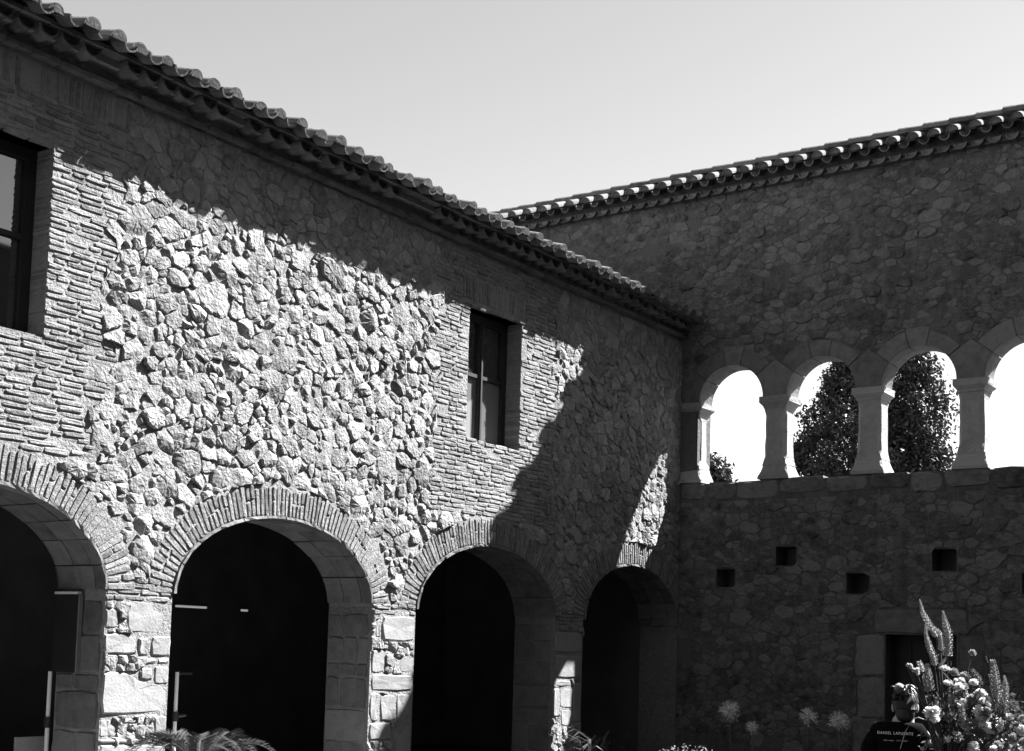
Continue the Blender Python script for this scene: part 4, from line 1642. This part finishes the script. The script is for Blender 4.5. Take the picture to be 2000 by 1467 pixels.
for path, w, dep, tip, mt in [
    ([(625, 110), (650, 220), (700, 310), (750, 380), (778, 440)], 44, .0, .2, 'petal_mid'),
    ([(862, 205), (880, 300), (905, 400), (907, 500), (905, 605)], 62, .05, .2, 'petal_mid'),
    ([(655, 335), (660, 430), (690, 530), (730, 620), (742, 700)], 46, -.05, .15, 'petal_mid'),
    ([(735, 372), (780, 362), (830, 378), (862, 425), (870, 500), (866, 560)], 38, .1, .6, 'petal_mid'),
    ([(1265, 622), (1285, 740), (1297, 860), (1302, 990)], 62, -.05, .55, 'petal_mid'),
    ([(1398, 755), (1410, 850), (1392, 950), (1370, 1060)], 54, .0, .2, 'petal_mid'),
    ([(1150, 715), (1205, 780), (1240, 870)], 44, .1, .5, 'petal_dark'),
    ([(718, 690), (735, 800), (757, 925)], 52, .05, .5, 'petal_mid'),
    ([(1325, 750), (1362, 845)], 44, .12, .5, 'petal_dark'),
    ([(662, 800), (690, 880), (705, 940)], 38, .0, .4, 'petal_mid'),
    ([(1235, 930), (1265, 1000), (1272, 1060)], 38, -.08, .4, 'petal_dark'),
    ([(1322, 950), (1340, 1020), (1342, 1100)], 40, -.1, .4, 'petal_dark'),
    ([(965, 1030), (965, 1110), (985, 1200), (1060, 1290)], 62, -.1, .3, 'petal_mid'),
    ([(668, 672), (690, 720), (700, 760)], 46, .1, .7, 'petal_mid')]:
    spike(path, w, dep, tip, mt)


def bloom(X, Y, w, h, dep, kind, mt):
    c = fpos(X, Y, dep)
    rw, rh = w*UN/2, h*UN/2
    pcs = [ball(c - Vector((0, 0, rh*.2)), (rw*.55, rw*.55, rh*.6), 8, 5)]
    axis = (Vector((0, 0, 1)) - FFW*.35 + FRT*rng.uniform(-.3, .3)).normalized()
    a = axis.orthogonal().normalized()
    b = axis.cross(a)
    rows = {'mum': 6, 'ball': 7, 'flat': 4, 'ruffle': 4, 'star': 1}[kind]
    for r_ in range(rows):
        t = (r_ + .5)/rows
        el = {'mum': t*1.45 - .15, 'ball': t*2.3 - .75, 'flat': t*1.2 - .05, 'ruffle': t*1.5 - .2, 'star': .15}[kind]
        n = {'mum': 16, 'ball': 13, 'flat': 18, 'ruffle': 7, 'star': 7}[kind]
        n = max(5, int(n*math.cos(min(max(el, -.6), 1.3))) + 3) if kind != 'star' else 7
        for k in range(n):
            an = 2*math.pi*(k + .5*(r_ % 2))/n + rng.uniform(-.12, .12)
            o = a*math.cos(an) + b*math.sin(an)
            dr = o*math.cos(el) + axis*math.sin(el)
            sc = rng.uniform(.88, 1.12)
            e = c + o*(rw*math.cos(el)*sc) + axis*(rh*math.sin(el)*sc*(1.5 if kind != 'ball' else 1.0))
            s0 = c + (e - c)*.3
            sd = axis.cross(o).normalized()*(rw*(math.pi/n)*{'ruffle': 1.25, 'star': .5}.get(kind, .85))
            mid = s0.lerp(e, .62)
            cup = axis*rw*(.10 if kind != 'ruffle' else rng.uniform(-.05, .25))
            pcs.append(([tuple(s0), tuple(mid + sd + cup), tuple(e + sd*.45 + cup*.6), tuple(e - sd*.45 + cup*.3), tuple(mid - sd + cup), tuple(mid - axis*rw*.03)],
                        [(0, 5, 1), (1, 5, 2), (5, 3, 2), (5, 4, 3), (0, 4, 5)]))
    o_ = link('bloom', *merge(pcs), MT[mt], FA)
    link('stem', *stem_to(c - axis*rh*.5), MT['leaf'], o_)


for args in [(880, 725, 100, 46, .05, 'flat', 'petal_light'), (985, 758, 100, 66, .1, 'mum', 'petal_mid'), (1085, 788, 110, 68, .1, 'mum', 'petal_mid'), (958, 824, 42, 32, .0, 'flat', 'petal_light'),
             (1015, 820, 70, 42, .02, 'flat', 'petal_light'), (1120, 832, 88, 64, .0, 'ball', 'petal_light'), (890, 856, 100, 46, .0, 'flat', 'petal_light'), (970, 890, 105, 64, -.03, 'mum', 'petal_light'),
             (1050, 880, 95, 56, .05, 'mum', 'petal_mid'), (1182, 920, 100, 66, .0, 'ball', 'petal_light'), (905, 1012, 100, 100, -.05, 'ball', 'petal_mid'), (1100, 985, 105, 95, .0, 'ball', 'petal_mid'),
             (1166, 1000, 66, 62, -.05, 'ball', 'petal_light'), (655, 1140, 100, 90, -.1, 'ruffle', 'petal_light'), (712, 1125, 95, 80, -.12, 'ruffle', 'petal_light'), (700, 1188, 95, 85, -.14, 'ruffle', 'petal_light'),
             (752, 1150, 80, 90, -.1, 'ruffle', 'petal_light'), (870, 1150, 112, 96, -.08, 'ball', 'petal_mid'), (1110, 1110, 110, 100, -.1, 'ruffle', 'petal_light'), (1180, 1120, 110, 110, -.1, 'ruffle', 'petal_mid'),
             (1020, 1060, 100, 110, .0, 'ruffle', 'petal_light'), (1130, 1190, 100, 90, -.12, 'ruffle', 'petal_light'), (1440, 1132, 98, 54, .0, 'flat', 'petal_light'), (1420, 1215, 92, 54, -.02, 'mum', 'petal_mid'),
             (1548, 1150, 80, 84, .0, 'mum', 'petal_mid'), (1538, 1242, 120, 104, -.05, 'ball', 'petal_light'), (1435, 1330, 105, 86, -.08, 'mum', 'petal_mid'), (1282, 1392, 104, 94, -.12, 'ball', 'petal_mid'),
             (1356, 1388, 74, 72, -.1, 'ball', 'petal_mid'), (1045, 1430, 115, 95, -.15, 'ruffle', 'petal_light'), (1228, 1440, 76, 74, -.15, 'ruffle', 'petal_light'), (1370, 1445, 84, 54, -.12, 'mum', 'petal_light'),
             (832, 1350, 86, 90, -.12, 'star', 'petal_light'), (1480, 1440, 92, 74, -.1, 'mum', 'petal_mid'), (1150, 572, 74, 54, .1, 'mum', 'petal_mid'), (900, 1302, 54, 30, -.1, 'flat', 'petal_light'),
             (1200, 1230, 90, 80, -.08, 'ruffle', 'petal_light'), (960, 1350, 90, 90, -.05, 'ruffle', 'petal_mid'), (1090, 1330, 100, 80, .05, 'ball', 'petal_dark'), (1560, 1360, 110, 90, -.03, 'mum', 'petal_mid'),
             (745, 1010, 90, 60, .05, 'mum', 'petal_dark'), (1330, 1230, 80, 70, -.05, 'ruffle', 'petal_light'), (1080, 1210, 80, 70, -.1, 'ruffle', 'petal_mid'), (1300, 1310, 80, 60, .0, 'mum', 'petal_mid'),
             (610, 1455, 36, 34, -.1, 'ball', 'petal_light'), (1010, 950, 60, 50, .08, 'ball', 'petal_dark'), (1350, 1170, 60, 60, .0, 'ruffle', 'petal_light'), (820, 1200, 60, 60, .0, 'ball', 'petal_dark')]:
    bloom(*args)
for _ in range(44):                                           # smaller blooms filling in between
    X, Y = rng.uniform(830, 1570), rng.uniform(930, 1470)
    if math.hypot(X - 1180, (Y - 1320)*1.3) < 105 or (X < 960 and Y < 1080) or (X > 1330 and Y < 1120):
        continue
    w = rng.uniform(46, 92)
    bloom(X, Y, w, w*rng.uniform(.6, .95), rng.uniform(.0, .16), rng.choice(['mum', 'ball', 'ruffle', 'flat']), rng.choice(['petal_light', 'petal_mid', 'petal_mid', 'petal_soft']))
# white spray on the left, buds along an arching stem
for k in range(9):
    t = k/8
    bloom(512 + 95*t + rng.uniform(-12, 12), 712 + 62*t + rng.uniform(-14, 14), 30 + 16*t, 28 + 14*t, 0, 'ruffle', 'petal_light')
# leaves
lv = []
for _ in range(170):
    X, Y = rng.uniform(640, 1560), rng.uniform(950, 1470)
    if X < 800 or (X < 930 and Y < 1000):
        continue
    lv.append(fpos(X, Y, rng.uniform(.0, .25)))
for (a, b, w, dep) in [((780, 730), (850, 600), 34, -.02), ((800, 740), (880, 850), 18, -.05), ((745, 1440), (765, 1310), 30, -.15), ((990, 1270), (1260, 1290), 90, -.16), ((690, 1270), (745, 1430), 20, -.15),
                       ((770, 700), (790, 560), 40, .02), ((760, 1290), (650, 1190), 26, -.1), ((1050, 930), (1150, 800), 16, -.1), ((1500, 1440), (1600, 1330), 30, -.1), ((905, 640), (895, 700), 10, .0), ((560, 1060), (590, 960), 30, .1)]:
    p, q = fpos(*a, dep), fpos(*b, dep - .03)
    d = (q - p)
    sd = d.cross(FFW).normalized()*w*UN/2
    m1, m2 = p.lerp(q, .35) - FFW*.01, p.lerp(q, .7) - FFW*.015
    link('leaf', [tuple(p), tuple(m1 + sd), tuple(m2 + sd*.8), tuple(q), tuple(m2 - sd*.8), tuple(m1 - sd), tuple(m1 + FFW*.01), tuple(m2 + FFW*.01)],
         [(0, 6, 1), (1, 6, 7, 2), (2, 7, 3), (0, 5, 6), (5, 4, 7, 6), (4, 3, 7)], MT['leaf'], FA)
leaf_cloud([tuple(p) for p in lv for _ in range(5)] if False else [tuple(p + Vector((rng.gauss(0, .03), rng.gauss(0, .03), rng.gauss(0, .03)))) for p in lv for _ in range(6)], .028, MT['leaf'], 'foliage', FA, kind='stuff')
# dark stems that cross the blooms, and a drooping grass stem on the left
for pth in ([(1010, 1010), (1090, 910), (1160, 790)], [(1195, 1090), (1215, 960), (1190, 860)], [(1310, 1270), (1330, 1100), (1320, 960)], [(380, 1467), (420, 1320), (490, 1195), (540, 1175), (610, 1195)], [(700, 940), (725, 975)], [(1170, 650), (1150, 590)], [(890, 610), (898, 700)]):
    P = [fpos(x, y, -.16) for x, y in pth]
    link('twig', *tube(P, [.003]*len(P), 5), MT['petal_mid'] if pth[0][0] == 380 else MT['leaf'], FA)
T = thing('flower_urn', 'tall footed urn holding the bouquet below the frame', 'urn', (FO.x, FO.y, 0))
V, F = [], []
prof = [(.0, .0), (.2, .0), (.2, .05), (.1, .1), (.08, .25), (.16, .45), (.24, .7), (.23, .88), (.26, .93), (.25, .95), (.2, .94), (.18, .7), (.0, .6)]
sg = 24
for r_, z in prof:
    for k in range(sg):
        V.append((FO.x + r_*math.cos(2*math.pi*k/sg), FO.y + r_*math.sin(2*math.pi*k/sg), z))
for i in range(len(prof) - 1):
    for k in range(sg):
        j = (k + 1) % sg
        F.append((i*sg + k, i*sg + j, i*sg + sg + j, i*sg + sg + k))
link('bowl', V, F, MT['terracotta'], T, smooth=True)
